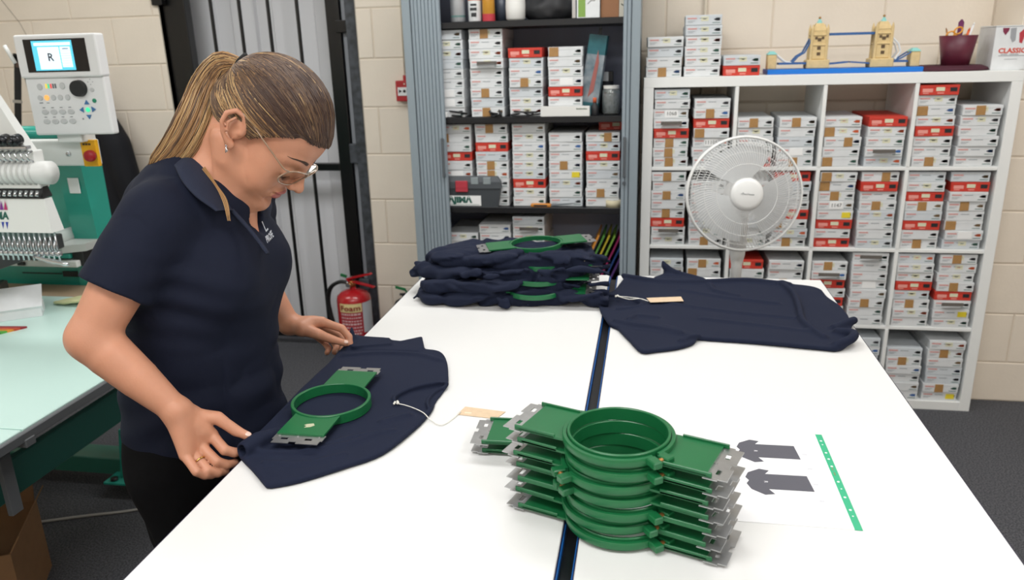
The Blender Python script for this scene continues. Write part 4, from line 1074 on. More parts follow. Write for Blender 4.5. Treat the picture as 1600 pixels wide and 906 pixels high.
b = MB(); text_mesh('MADE', .008, b, TR((c4[0].x*.6+c4[2].x*.4+.36, c4[0].y*.55+c4[1].y*.45-1.33, .0016), (0, 0, -.25)), .0001) if 0 else b.box((c4[0].x+.36+.014, c4[0].y-1.33+.006, .0012), (c4[0].x+.36+.028, c4[0].y-1.33+.012, .0016)); b.build('print', mat('print_cream', '#e3d3bb', .7), t)
t = thing('swing_tag', 'kraft paper swing tag on white string lying on the spread shirt', 'tag', (-.03, 2.13, .913))
b = MB(); q = [pt(1010, 468, z=.914), pt(1064, 466, z=.914), pt(1068, 473, z=.914), pt(1016, 475, z=.914)]
b.prism([(p.x+.03, p.y-2.13) for p in q][::-1], .0055, .0063); b.build('card', M_kraft, t)
b = MB(); b.smooth = True
P_ = [pt(964, 463, z=.92), pt(985, 465, z=.922), pt(1000, 467, z=.922), pt(1013, 471, z=.922)]
b.tube(crv([(p.x+.03, p.y-2.13, p.z-.913+.001) for p in P_], 4), .0014, 5); P_[1] = pt(983, 468, z=.922)
b.tube(crv([(p.x+.03, p.y-2.13, p.z-.913+.001) for p in P_], 4), .0014, 5)
p = P_[0]
for k in range(5): b.sphere((p.x+.03+.004*math.cos(k*1.3), p.y-2.13+.005*math.sin(k*2.1), p.z-.913+.001), .003, 6)
b.build('string', M_str, t)
# ------------------------------------------------------------------ printed sheet in a punched pocket
t = thing('printed_sheet', 'printed shirt layout sheet in clear pocket with green punched edge', 'paper', (.175, 1.07, TZ), 0)
b = MB(); b.box((-.06, 0, .0003), (.145, .300, .0008)); b.build('sheet', mat('sheet_paper', '#f3f3f6', .35), t)
b = MB(); b.box((.1445, -.001, .0004), (.156, .3015, .0012)); b.build('punched_strip', mat('strip_green', '#34b285', .35), t)
b = MB()
for k, yy in enumerate([.035, .052, .088, .113, .135, .185, .210, .232, .262, .276]):
    rr = .0022 if k not in (0, 3, 8) else .0014
    b.lathe([(.0001, .0016), (rr, .0016), (rr, .0011)], 10, (.150, yy, 0))
o = b.build('punch_holes', M_sticker, t); o['kind'] = 'stuff'
b = MB()
for yy in (.155, .172): b.box((.1485, yy, .0012), (.1505, yy+.010, .0015))
b.build('strip_print', mat('strip_print', '#7f8f62', .6), t)
M_tee = mat('print_tee_grey', '#55555f', .5); M_tee2 = mat('print_logo', '#e5e5ea', .5)
def tee(ox, oy, flip, nm):
    b = MB(); P_ = [(-.056, .010), (-.050, .026), (-.030, .040), (-.014, .036), (-.022, .024), (.046, .025), (.050, -.023), (-.022, -.024), (-.014, -.038), (-.030, -.042), (-.050, -.027), (-.056, -.010), (-.051, 0)]
    b.prism([(ox+x, oy+y) for x, y in P_][::-1], .0009, .0011); o = b.build('printed_shirt', M_tee, t)
    b = MB(); text_mesh(nm, .009, b, TR((ox-.024, oy-.002, .0013), (0, 0, -PI/2)), .0001); b.build('printed_logo', M_tee2, t)
tee(.052, .226, 0, 'R'); tee(.056, .122, 0, 'R')
b = MB(); b.box((.092, .06, .0009), (.0925, .25, .001)); 
for yy in (.07, .12, .17, .22): b.box((.108, yy, .0009), (.116, yy+.004, .001))
o = b.build('faint_lines', mat('faint_print', '#cfcfd6', .6), t); o['kind'] = 'stuff'
# ------------------------------------------------------------------ pedestal fan behind the desks
M_fan = mat('fan_white', '#e9eae9', .4)
FC = pt(1162, 303, Y=3.02); FR = .214
fan = thing('pedestal_fan', 'white pedestal fan with round wire cage between desks and shelving', 'fan', (FC.x, FC.y, 0))
FT = TR((0, 0, FC.z), (PI/2-.16, 0, .10))      # local z of the head looks at the camera
FB = Matrix.Rotation(PI, 4, 'X')
def fpart(name, fn, m=M_fan, sm=True):
    b = MB(); b.smooth = sm; b.T = FT; fn(b); return b.build(name, m, fan)
def ringp(R, z, r, b, n=64): b.tube([(R*math.cos(2*PI*k/n), R*math.sin(2*PI*k/n), z) for k in range(n+1)], r, 6, False)
fpart('cage_rim', lambda b: (ringp(FR, .0, .0055, b), ringp(FR-.001, .012, .004, b)))
def cage(front):
    def f(b):
        n = 110
        for k in range(n):
            a = 2*PI*k/n; sg_ = 1 if front else -1; d = .22 if front else 0
            P_ = []
            for j in range(7):
                u = j/6; r = .062+(FR-.062)*u; z = sg_*(.052*math.sqrt(max(0, 1-u**2.6))+.004); aa = a+d*u*u
                P_.append((r*math.cos(aa), r*math.sin(aa), z))
            b.tube(P_, .0011, 3, False)
        for u in (.33, .62, .85):
            r = .062+(FR-.062)*u; ringp(r, (1 if front else -1)*(.052*math.sqrt(1-u**2.6)+.004), .0011, b, 48)
    return f
o = fpart('front_grille', cage(True)); o['kind'] = 'stuff'; o = fpart('rear_grille', cage(False)); o['kind'] = 'stuff'
fpart('badge', lambda b: b.lathe([(.0001, .066), (.045, .065), (.058, .060), (.063, .050), (.063, .044), (.0001, .044)], 40))
b = MB(); b.T = FT; b.tube([(-.024+.048*i/40, .002+(.0045 if i in (6, 7, 21, 22) else 0)+.0022*math.sin(i*1.35)-.004*i/40, .0664) for i in range(41)], .0007, 4); b.build('script_lettering', mat('print_silver', '#8d9093', .5), fan)
fpart('motor', lambda b: b.lathe([(.0001, -.16), (.035, -.155), (.052, -.12), (.056, -.07), (.05, -.045), (.0001, -.045)], 28))
def blade(a0):
    def f(b):
        n, m = 8, 8; vs_, fs = [], []
        for s_ in (0, 1):
            for i in range(n+1):
                r = .03+(.182-.03)*i/n; wdt = .55+.32*math.sin(min(1, i/n*1.15)*PI*.62)
                for j in range(m+1):
                    a = a0+(j/m-.5)*2*wdt*.92; z = .018*(j/m-.5)*(1+.2*i/n)-.0015*s_
                    vs_.append((r*math.cos(a), r*math.sin(a), z))
        N_ = (n+1)*(m+1)
        for i in range(n):
            for j in range(m):
                q = (i*(m+1)+j, i*(m+1)+j+1, (i+1)*(m+1)+j+1, (i+1)*(m+1)+j)
                fs.append(q); fs.append(tuple(N_+x for x in q[::-1]))
        b.add(vs_, fs)
    return f
M_bl = mat('blade_smoke', '#d9dcde', .35, trans=.25)
for k in range(3): fpart('blade', blade(PI/2+2*PI*k/3+.2), M_bl)
fpart('hub', lambda b: b.lathe([(.0001, .022), (.022, .020), (.030, .0), (.030, -.04), (.0001, -.04)], 20))
b = MB(); b.smooth = True; z0 = FC.z
b.tube([(0, .10, z0-.02), (0, .085, z0-.20), (0, .085, z0-.26), (0, .085, z0-.30), (0, .085, z0-.42)], [.035, .034, .030, .022, .019], 16); b.build('neck', M_fan, fan)
b = MB(); b.smooth = True; b.tube([(0, .085, z0-.42), (0, .085, .03)], [.014, .014], 12); b.build('pole', M_fan, fan)
b = MB(); b.smooth = True; b.lathe([(.0001, .03), (.05, .03), (.16, .014), (.17, .002), (.17, 0), (.0001, 0)], 32, (0, .085, 0)); b.build('base', M_fan, fan)

# ------------------------------------------------------------------ fire extinguisher
M_ext = mat('extinguisher_red', '#b01820', .25, coat=.4); M_rubber = mat('rubber_black', '#0d0d0f', .5)
ex = thing('fire_extinguisher', 'red foam fire extinguisher with black hose beside black gate', 'fire extinguisher', (-1.528, 3.70, 0), -.25); ex.scale = (1.19, 1.19, .94)
b = MB(); b.smooth = True; b.lathe([(.0001, .01), (.07, .01), (.074, .02), (.076, .03), (.076, .375), (.072, .40), (.055, .42), (.03, .433), (.014, .437), (.014, .45), (.0001, .45)], 32); b.build('cylinder', M_ext, ex)
b = MB(); b.smooth = True; b.lathe([(.075, 0), (.078, .0), (.078, .03), (.075, .03)], 28, close=True); b.build('foot_ring', M_rubber, ex)
b = MB(); b.smooth = True; b.cyl((0, 0, .448), (0, 0, .485), .013, n=12); b.cyl((0, -.015, .468), (0, -.032, .468), .013, n=12); b.build('valve', mat('brass', '#b07a48', .35, .8), ex)
b = MB(); b.cyl((0, -.032, .468), (0, -.036, .468), .012, n=14); b.build('gauge', mat('chrome', '#c9ccd0', .2, .9), ex)
b = MB(); b.add([(-.02,-.012,.482),(.115,-.010,.458),(.115,.010,.458),(-.02,.012,.482),(-.02,-.012,.490),(.115,-.010,.463),(.115,.010,.463),(-.02,.012,.490)], [(0,3,2,1),(4,5,6,7),(0,1,5,4),(1,2,6,5),(2,3,7,6),(3,0,4,7)]); b.build('carry_handle', M_ext, ex)
b = MB(); b.add([(-.025,-.012,.488),(.105,-.010,.533),(.105,.010,.533),(-.025,.012,.488),(-.025,-.012,.498),(.098,-.010,.541),(.098,.010,.541),(-.025,.012,.498)], [(0,3,2,1),(4,5,6,7),(0,1,5,4),(1,2,6,5),(2,3,7,6),(3,0,4,7)]); b.build('squeeze_lever', M_ext, ex)
b = MB(); b.T = TR((-.03, -.012, .512), (0, .25, 0)); b.box((-.022, -.003, -.009), (.012, .003, .009), .002); b.build('safety_tag', mat('tag_green', '#15683b', .5), ex)
b = MB(); b.smooth = True; b.tube([(-.010, 0, .468), (-.035, 0, .470)], .009, 10); b.build('hose_ferrule', mat('chrome', '#c9ccd0', .2, .9), ex)
b = MB(); b.smooth = True; b.tube(crv([(-.033, 0, .470), (-.07, -.005, .468), (-.115, -.01, .43), (-.135, -.01, .35), (-.125, -.01, .25), (-.105, -.01, .16), (-.095, -.01, .12)], 5), .0105, 10); b.build('hose', M_rubber, ex)
def wrap(a0, a1, z0, z1, r, b, n=12):
    vs_, fs = [], []
    for i in range(n+1):
        a = a0+(a1-a0)*i/n
        vs_ += [(r*math.cos(a), r*math.sin(a), z0), (r*math.cos(a), r*math.sin(a), z1)]
    for i in range(n): fs.append((2*i, 2*i+2, 2*i+3, 2*i+1))
    b.add(vs_, fs)
A0, A1 = math.radians(252), math.radians(330)
b = MB(); wrap(A0, A1, .325, .375, .0765, b); b.build('name_panel', mat('panel_cream', '#e6d59a', .5), ex)
b = MB(); wrap(A0, A1, .09, .3245, .0763, b); b.build('instruction_panel', mat('panel_red', '#a32a35', .5), ex)
b = MB(); wrap(A1+.04, A1+.95, .20, .375, .0765, b); b.build('service_label', mat('label_grey', '#c3c6cc', .5), ex)
def wrapped(txt, size, ac, z, r, m, name, bold=.0):
    b = MB(); text_mesh(txt, size, b, Matrix.Identity(4), bold=bold, sx=1.0)
    b.v = [((r+p[2])*math.cos(ac+p[0]/r), (r+p[2])*math.sin(ac+p[0]/r), z+p[1]) for p in b.v]; return b.build(name, m, ex)
am = (A0+A1)/2
wrapped('Foam', .043, am, .349, .0795, mat('print_foam_red', '#8f1418', .5), 'lettering', .0006)
b = MB()
rnd = random.Random(4)
for k in range(11):
    z = .308-k*.019; a_ = A0+.08
    while a_ < A1-.12:
        w_ = rnd.uniform(.06, .2); wrap(a_, min(a_+w_, A1-.06), z, z+(.007 if k % 3 else .010), .0766, b, 3); a_ += w_+.04
o = b.build('small_print', mat('print_pale', '#d9b9b9', .6), ex); o['kind'] = 'stuff'
# second extinguisher peeking over the desk edge
e2 = thing('fire_extinguisher', 'second extinguisher by cream wall, mostly hidden behind the desk', 'fire extinguisher', (-1.24, 3.70, 0), .3)
b = MB(); b.smooth = True; b.lathe([(.0001, .0), (.070, .0), (.074, .03), (.074, .31), (.055, .35), (.018, .37), (.018, .385), (.0001, .385)], 26); b.build('cylinder', M_rubber, e2)
b = MB(); b.box((-.03, -.008, .384), (.06, .008, .394), .002); b.build('carry_handle', M_rubber, e2)
b = MB(); b.add([(-.05,-.008,.425),(.0,-.008,.408),(.0,.008,.408),(-.05,.008,.425),(-.05,-.008,.437),(.004,-.008,.418),(.004,.008,.418),(-.05,.008,.437)], [(0,3,2,1),(4,5,6,7),(0,1,5,4),(1,2,6,5),(2,3,7,6),(3,0,4,7)]); b.tube([(.0, 0, .412), (.015, 0, .385)], .005, 6); b.build('green_lever', mat('tag_green2', '#177a45', .5), e2)

# ------------------------------------------------------------------ embroidery machine
M_mint = mat('machine_teal', '#2c9c8b', .28, noise=.04, nscale=5, coat=.3); M_mintd = mat('machine_teal_dark', '#17554c', .45); M_mw = mat('machine_white', '#dfe1df', .4)
M_dark = mat('machine_black', '#141517', .5); M_chr = mat('chrome', '#c9ccd0', .2, .9); M_mt = mat('mint_tabletop', '#c3dfd8', .3); M_rail = mat('rail_grey', '#54575a', .5)
mc = thing('embroidery_machine', 'teal and white embroidery machine with control panel and pale mint table', 'embroidery machine', (-2.1, 2.4, 0))
def mp(name, fn, m, parent=mc, sm=False, off=(2.1, -2.4, 0)):
    b = MB(); b.smooth = sm; b.T = Matrix.Translation(off); fn(b); return b.build(name, m, parent)
# upright body: sloping inner face and a flange on the right
def body(b):
    P_ = [(2.62, 1.35), (3.0, 1.35), (3.0, .10), (2.55, .10), (2.55, 1.0)]   # (y,z)
    P_ = [(2.50, .72), (2.50, .90), (2.52, .94), (2.535, 1.27), (2.535, 1.34), (2.57, 1.34), (2.57, .72)]
    n = len(P_); x0, x1 = -3.25, -2.10
    b.add([(x0, y, z) for y, z in P_]+[(x1, y, z) for y, z in P_], [tuple(range(n)), tuple(range(n, 2*n))[::-1]]+[(i, n+i, n+(i+1) % n, (i+1) % n) for i in range(n)])
mp('body', body, M_mint)
def flange(b):
    P_ = [(2.46, .72), (2.46, .80), (2.475, 1.00), (2.455, 1.30), (2.57, 1.30), (2.57, .72)]
    n = len(P_); x0, x1 = -2.10, -2.0
    b.add([(x0, y, z) for y, z in P_]+[(x1, y, z) for y, z in P_], [tuple(range(n)), tuple(range(n, 2*n))[::-1]]+[(i, n+i, n+(i+1) % n, (i+1) % n) for i in range(n)])
mp('side_flange', flange, M_mint)
mp('top_tube', lambda b: b.tube([(-3.2, 2.45, 1.362), (-2.02, 2.45, 1.362)], .024, 12), M_mint, sm=True)
bm_ = mp('control_beam', lambda b: b.box((-3.2, 2.33, 1.262), (-1.835, 2.365, 1.350), .006), M_mw)
mp('screw', lambda b: b.cyl((-1.93, 2.331, 1.303), (-1.93, 2.324, 1.303), .008, n=10), M_chr, sm=True)
pl = mp('stop_plate', lambda b: b.box((-1.872, 2.318, 1.262), (-1.815, 2.334, 1.350), .002), mat('warning_yellow', '#e3a80f', .45))
b = MB(); b.T = Matrix.Translation((2.1, -2.4, 0))
for k, w_ in enumerate((.0045, .003, .0048, .003, .0042, .0036)): b.box((-1.862+k*.0052, 2.3168, 1.333), (-1.862+k*.0052+w_*.85, 2.319, 1.339))
b.build('faded_lettering', M_ink, pl)['kind'] = 'stuff'
mp('stop_button', lambda b: b.lathe([(.0001, .034), (.012, .033), (.0185, .028), (.0195, .016), (.013, .012), (.011, .0), (.0001, 0)], 24), mat('button_red', '#a81a24', .35), pl, True)
bpy.context.view_layer.update()
sb = [c for c in pl.children if c.name.startswith('stop_button')][0]
sb.data.transform(Matrix.Translation((-2.1, 2.4, 0))); sb.data.transform(TR((-1.832+2.1, 2.318-2.4, 1.300), (PI/2, 0, .25)))
mp('warning_label', lambda b: (b.box((-2.062, 2.436, 1.145), (-2.020, 2.439, 1.200))), M_sticker).data.transform(Matrix.Translation((0, .02, 0)))
mp('needle_deck', lambda b: b.add([(-3.2,2.36,.945),(-2.06,2.36,.945),(-1.995,2.40,.945),(-1.995,2.50,.945),(-3.2,2.50,.945),(-3.2,2.36,.972),(-2.06,2.36,.972),(-1.995,2.40,.972),(-1.995,2.50,.972),(-3.2,2.50,.972)],
    [(4,3,2,1,0),(5,6,7,8,9),(0,1,6,5),(1,2,7,6),(2,3,8,7),(3,4,9,8),(4,0,5,9)]), mat('deck_grey', '#b5b8b5', .4))
mp('teal_ledge', lambda b: b.box((-3.2, 2.38, .920), (-2.05, 2.50, .940), .003), M_mint)
mp('white_ledge', lambda b: b.box((-3.2, 2.37, .890), (-2.02, 2.49, .914), .003), M_mw)
mp('black_recess', lambda b: b.box((-2.05, 2.39, .89), (-2.005, 2.5, .944), .003), M_dark)
mp('lower_slot', lambda b: (b.box((-2.17, 2.466, .825), (-2.05, 2.50, .845)), b.box((-2.35, 2.472, .832), (-2.18, 2.48, .836))), M_dark).__setitem__('kind', 'stuff')
mp('lower_front', lambda b: b.box((-3.2, 2.475, .76), (-2.1, 2.50, .89), .002), M_mint)
mp('latch', lambda b: b.box((-2.26, 2.362, .895), (-2.23, 2.372, .908), .002), M_dark)
# --- control panel

pnT = TR((-1.846, 2.27, 1.528), (0, 0, .06))
def pn(name, fn, m, parent, sm=False):
    b = MB(); b.smooth = sm; b.T = Matrix.Translation((2.1, -2.4, 0)) @ pnT; fn(b); return b.build(name, m, parent)
PW, PH = .136, .156
panel = pn('control_panel', lambda b: (b.box((-PW, 0, -PH), (PW, .035, PH*.18), .006), b.box((-PW-.003, -.012, PH*.16), (PW+.003, .035, PH), .006)), mat('panel_white', '#e4e5e6', .4), mc)
pn('screen_bezel', lambda b: b.box((-.106, -.0135, .042), (.103, -.010, .142)), mat('screen_black', '#07070b', .15), panel)
def scr(b):
    b.mi = 0; b.box((-.078, -.0145, .047), (.058, -.0130, .137))
    b.mi = 1; b.box((-.060, -.0150, .051), (.012, -.0144, .118)); b.box((.016, -.0150, .056), (.050, -.0144, .118)); b.box((-.070, -.0150, .122), (.053, -.0144, .131))
    b.mi = 2
    for k in range(7): b.box((.018, -.0154, .060+k*.0075), (.048, -.0149, .0608+k*.0075))
    b.box((.024, -.0156, .110), (.044, -.0149, .1135))
    b.mi = 0; b.box((-.075, -.0150, .1205), (.055, -.0146, .122))
pn('screen', scr, [mat('lit_cyan', '#58c3dd', .4, emit=.75), mat('lit_white', '#dcecf6', .4, emit=.8), mat('lit_slate', '#7d93a8', .4, emit=.5)], panel)
b = MB(); b.T = Matrix.Translation((2.1, -2.4, 0)) @ pnT
text_mesh('R', .034, b, TR((-.020, -.0153, .086), (PI/2, 0, 0)), bold=.0006)
b.build('screen_emblem', mat('emblem_grey', '#4a4f57', .5), panel)
pn('dial', lambda b: None if b.cyl((.048, 0, -.010), (.048, -.016, -.010), .0262, .0245, n=32) else None, mat('dial_black', '#1a1b1d', .4), panel)
def btn(name, x, z, rx, rz, m):
    def f(b):
        b.T = b.T @ Matrix.Translation((x, 0, z)); n = 16
        vs_ = [(rx*math.cos(2*PI*k/n), y, rz*math.sin(2*PI*k/n)) for y in (.001, -.0022) for k in range(n)]+[(rx*.8*math.cos(2*PI*k/n), -.0032, rz*.8*math.sin(2*PI*k/n)) for k in range(n)]
        b.add(vs_, [(i+j*n, (i+1) % n+j*n, (i+1) % n+(j+1)*n, i+(j+1)*n) for j in (0, 1) for i in range(n)]+[tuple(range(2*n, 3*n))])
    return pn(name, f, m, panel)
M_btn = mat('button_grey', '#c4c6c7', .45)
for r_ in range(2):
    for c_ in range(4): btn('button', -.086+c_*.030-.001*r_, -.082-r_*.030, .0118, .0082, M_btn)
for c_, x in enumerate([-.094, -.071, -.048, -.024, .001]):
    btn('button', x, -.037, .0085, .0088, mat('button_amber', '#f0b060', .4, emit=.6) if c_ == 1 else M_btn)
btn('button', -.088, -.003, .009, .0105, M_btn); btn('button', -.010, -.001, .009, .0105, M_btn)
btn('button', .090, -.015, .0068, .0068, M_btn); tag(btn('button', .091, -.049, .0068, .0068, mat('button_green', '#1f8a68', .4)), 'round green button')
tag(btn('button', .063, -.077, .0072, .0072, mat('button_lit_green', '#3fe0a0', .4, emit=.7)), 'lit green button')
def tri(x, z, a):
    def f(b):
        b.T = b.T @ Matrix.Translation((x, 0, z)) @ Matrix.Rotation(a, 4, 'Y'); P_ = [(-.0085, -.006), (.0085, -.006), (0, .0075)]
        b.add([(p, .001, q) for p, q in P_]+[(p, -.003, q) for p, q in P_], [(0,1,2),(5,4,3),(0,3,4,1),(1,4,5,2),(2,5,3,0)])
    pn('arrow_button', f, mat('button_blue', '#3d6fa3', .4), panel)
tri(.0635, -.054, 0); tri(.0835, -.076, PI/2); tri(.0635, -.099, PI); tri(.042, -.077, -PI/2)
for k, c_ in enumerate(['e8c93f', '35c98f', 'd94a4a', '6a6f73', '6a6f73']):
    pn('indicator', lambda b: b.box((-.068+k*.008, -.0012, -.008), (-.063+k*.008, .001, .006)), mat('lamp_'+c_, '#'+c_, .4, emit=(.7 if k < 3 else None)), panel)
def marks(b):
    for r_ in range(2):
        for c_ in range(4): b.box((-.093+c_*.030, -.0008, -.0695-r_*.030), (-.084+c_*.030, .001, -.0668-r_*.030))
    b.box((-.100, -.0008, -.0545), (-.088, .001, -.051)); b.box((-.075, -.0008, -.0545), (-.066, .001, -.052))
    for a in range(4): b.box((.088+.008*math.cos(a*PI/2)-.0012, -.0008, .009+.008*math.sin(a*PI/2)-.0012), (.088+.008*math.cos(a*PI/2)+.0012, .001, .009+.008*math.sin(a*PI/2)+.0012))
    b.box((.038, -.0008, -.108), (.043, .001, -.103))
o = pn('key_marks', marks, mat('print_grey2', '#8b8f93', .6), panel); o['kind'] = 'stuff'
mp('panel_bracket', lambda b: b.box((-1.93, 2.29, 1.345), (-1.84, 2.36, 1.385), .004), M_mw)
mp('antenna', lambda b: b.tube([(-2.02, 2.28, 1.60), (-2.045, 2.28, 1.655)], .006, 6), M_mw, sm=True)
# --- sewing head at the left
def hp(name, fn, m, parent=mc, sm=False): return mp(name, fn, m, parent, sm, (2.1+.225, -2.4, .05))
hd = hp('sewing_head', lambda b: (b.add([(-2.6,1.955,1.31),(-1.975,1.955,1.31),(-1.975,1.99,1.31),(-2.6,1.99,1.31),(-2.6,1.975,1.50),(-2.085,1.975,1.50),(-2.085,2.0,1.50),(-2.6,2.0,1.50)],
    [(0,3,2,1),(4,5,6,7),(0,1,5,4),(1,2,6,5),(2,3,7,6),(3,0,4,7)]), b.box((-2.6, 1.96, 1.20), (-1.965, 2.0, 1.31), .004)), M_mw)
# rounded tension housing with ribs
HX = [-2.02-.0185*k for k in range(14)]
hp('tension_housing', lambda b: b.tube([(-2.6, 1.975, 1.245), (-1.932, 1.975, 1.245)], .034, 20), M_mw, hd, True)
for k in range(12):
    x = -1.975-.019*k; hp('housing_rib', lambda b: b.tube([(x+.0025, 1.973, 1.245), (x-.0025, 1.973, 1.245)], .0365, 18), mat('rib_white', '#cfd1cf', .4), hd, True)
for k in range(6):
    x = -1.995-.038*k; hp('tension_knob', lambda b: (b.tube([(x, 1.955, 1.345), (x, 1.925, 1.340)], .0155, 14), b.tube([(x, 1.925, 1.340), (x, 1.915, 1.339)], .007, 10)), mat('knob_smoke', '#2b2d31', .25, .4), hd, True)
for k in range(12):
    x = -1.962-.019*k; hp('thread_spring', lambda b: b.tube([(x, 1.955, 1.310), (x-.003, 1.935, 1.303), (x-.002, 1.938, 1.288), (x, 1.952, 1.280)], .0032, 6), M_chr, hd, True)
hp('thread_rail', lambda b: b.box((-2.6, 1.94, 1.316), (-1.965, 1.96, 1.326), .002), M_chr, hd)
hp('needle_frame', lambda b: b.add([(-2.6,1.97,1.205),(-1.965,1.97,1.205),(-1.965,1.99,1.205),(-2.6,1.99,1.205),(-2.6,1.95,1.175),(-1.955,1.95,1.175),(-1.955,1.99,1.175),(-2.6,1.99,1.175)],
    [(0,1,2,3),(4,7,6,5),(0,4,5,1),(1,5,6,2),(2,6,7,3),(3,7,4,0)]), M_dark, hd)
for k in range(14):
    x = -1.965-.018*k; hp('guide_pin', lambda b: b.tube([(x, 1.948, 1.196), (x, 1.94, 1.182)], .005, 6), M_chr, hd, True)
fp = hp('face_plate', lambda b: b.add([(-2.6,1.955,1.172),(-1.955,1.955,1.172),(-1.955,1.985,1.172),(-2.6,1.985,1.172),(-2.6,1.935,1.075),(-1.935,1.935,1.075),(-1.935,1.985,1.075),(-2.6,1.985,1.075)],
    [(0,1,2,3),(4,7,6,5),(0,4,5,1),(1,5,6,2),(2,6,7,3),(3,7,4,0)]), M_mw, hd)
b = MB(); b.T = Matrix.Translation((2.1+.225, -2.4, .05)); text_mesh('TAJIMA', .030, b, TR((-2.125, 1.9435, 1.122), (PI/2-.2, 0, 0)), bold=.0010)
b.build('maker_lettering', mat('print_dkteal', '#1d5a4e', .6), hd)
for k, (x, c_) in enumerate([(-2.083, 'b02a68'), (-2.097, '7a2a8a'), (-2.111, 'b02a68')]):
    b = MB(); b.T = Matrix.Translation((2.1+.225, -2.4, .05)); b.add([(x-.0062, 1.9465, 1.140), (x+.0062, 1.9465, 1.140), (x, 1.950, 1.168)], [(0,1,2)]); b.build('emblem_triangle', mat('emb_'+c_, '#'+c_, .5), hd)
    b = MB(); b.T = Matrix.Translation((2.1+.225, -2.4, .05)); b.add([(x-.005, 1.9405, 1.105), (x, 1.9365, 1.084), (x+.005, 1.9405, 1.105)], [(0,1,2)]); b.build('emblem_triangle', mat('emb_blue', '#2b3f9a', .5), hd)
for k in range(14):
    x = -1.945-.0175*k
    hp('needle_bar', lambda b: (b.tube([(x, 1.955, 1.08), (x, 1.955, .985)], .0032, 6), b.tube([(x, 1.950, 1.05), (x+.004, 1.94, 1.035), (x+.003, 1.942, 1.02), (x, 1.952, 1.012)], .0028, 5), b.box((x-.006, 1.948, 1.0), (x+.006, 1.965, 1.014), .001)), M_chr, hd, True)
hp('presser_foot_arm', lambda b: b.tube(crv([(-2.02, 1.945, 1.00), (-1.96, 1.93, .992), (-1.92, 1.92, .990), (-1.885, 1.915, .986)], 4), [.006]*4+[.008]*4+[.007]*4+[.003], 8), M_chr, hd, True)
hp('dark_bed', lambda b: b.box((-2.6, 1.97, .94), (-2.2, 2.28, .99), .004), mat('bed_dark', '#3a3d3e', .4), hd)
hp('cylinder_arm', lambda b: b.tube([(-2.35, 1.93, .93), (-2.35, 2.5, .93)], .03, 12), M_mw, hd, True)
# --- table, stand
TX1 = -1.40
mp('table_board', lambda b: b.box((-3.3, 1.378, .782), (TX1, 2.31, .80), .002), M_mt)
mp('table_board', lambda b: b.box((-3.3, .95, .782), (TX1, 1.372, .80), .002), M_mt)
mp('table_rail', lambda b: b.box((TX1+.001, .95, .774), (TX1+.014, 2.31, .797), .002), M_rail)
mp('rail_joint', lambda b: b.box((TX1-.02, 1.36, .76), (TX1+.017, 1.39, .781), .002), M_rail)
mp('back_board', lambda b: b.box((-2.6, 2.315, .765), (-1.9, 2.45, .798), .002), mat('beige_board', '#a8937a', .6))
mp('long_beam', lambda b: b.box((-1.565, 1.20, .565), (-1.54, 2.60, .662), .003), M_mintd)
mp('cross_beam', lambda b: b.box((-3.1, 2.36, .05), (-1.93, 2.46, .12), .004), mat('machine_teal_lit', '#2a6f60', .45))  # lighter teal than the other beam: light from above put into the colour
mp('cross_beam', lambda b: b.box((-3.1, 1.42, .57), (-1.565, 1.47, .64), .004), M_mintd)
def gus(b):
    b.box((-2.02, 2.28, .055), (-1.82, 2.42, .065), .002)
    b.add([(-1.975,2.322,.065),(-1.865,2.322,.065),(-1.925,2.322,.27),(-1.945,2.322,.27),(-1.975,2.332,.065),(-1.865,2.332,.065),(-1.925,2.332,.27),(-1.945,2.332,.27)], [(0,1,2,3),(7,6,5,4),(0,4,5,1),(1,5,6,2),(2,6,7,3),(3,7,4,0)])
ft = mp('foot_bracket', gus, M_mint)
for x, y in ((-1.985, 2.30), (-1.875, 2.30)): mp('foot_bolt', lambda b: b.cyl((x, y, .065), (x, y, .075), .014, n=10), M_dark, ft, True)
mp('stand_leg', lambda b: b.box((-1.86, 2.36, .06), (-1.80, 2.44, .76), .003), M_mint)
mp('stand_leg', lambda b: b.box((-3.1, 2.42, .06), (-3.0, 2.5, .76), .003), M_mint)
mp('caster', lambda b: b.tube([(-1.95, 2.36, .029), (-1.90, 2.36, .029)], .029, 16), M_dark, sm=True)
mp('caster', lambda b: b.tube([(-3.05, 2.46, .03), (-3.0, 2.46, .03)], .03, 16), M_dark, sm=True)
def strut(b):
    b.box((-1.442, 1.325, .60), (-1.428, 1.357, .774), .001)
mp('table_strut', strut, M_rail); mp('table_leg', lambda b: b.box((-1.80, .98, 0), (-1.76, 1.02, .781), .002), M_rail); mp('table_leg', lambda b: b.box((-3.2, .98, 0), (-3.16, 1.02, .781), .002), M_rail)
# things on the mint table
o = thing('carton', 'open white carton with a thumb notch on mint table', 'box', pt(35, 497, z=.80)[:], 0)
o.location = (-2.02, 2.12, .80); o.rotation_euler = (0, 0, .62)
b = MB(); b.box((-.16, -.045, 0), (.04, .045, .035), .001); b.build('carton_body', M_card, o)
b = MB(); b.T = TR((.0, -.047, .035), (.55, 0, 0)); b.box((-.165, -.002, 0), (.045, .10, .003), .0); b.box((-.165, -.002, -.02), (.045, .001, .0)); b.build('carton_lid', M_card, o)
o = thing('stand_box', 'dark grey box behind the white carton on mint table', 'box', (-2.17, 2.16, .80), .3)
b = MB(); b.box((-.10, 0, 0), (.0, .07, .085), .004); b.build('case', mat('case_dark', '#2d3033', .5), o)
b = MB(); b.box((.001, .01, .05), (.012, .06, .085), .002); b.build('front', mat('case_brown', '#4b4440', .5), o)
o = thing('thread_chart', 'rainbow striped thread chart lying on mint table', 'chart', (-1.98, 1.955, .80), .10)
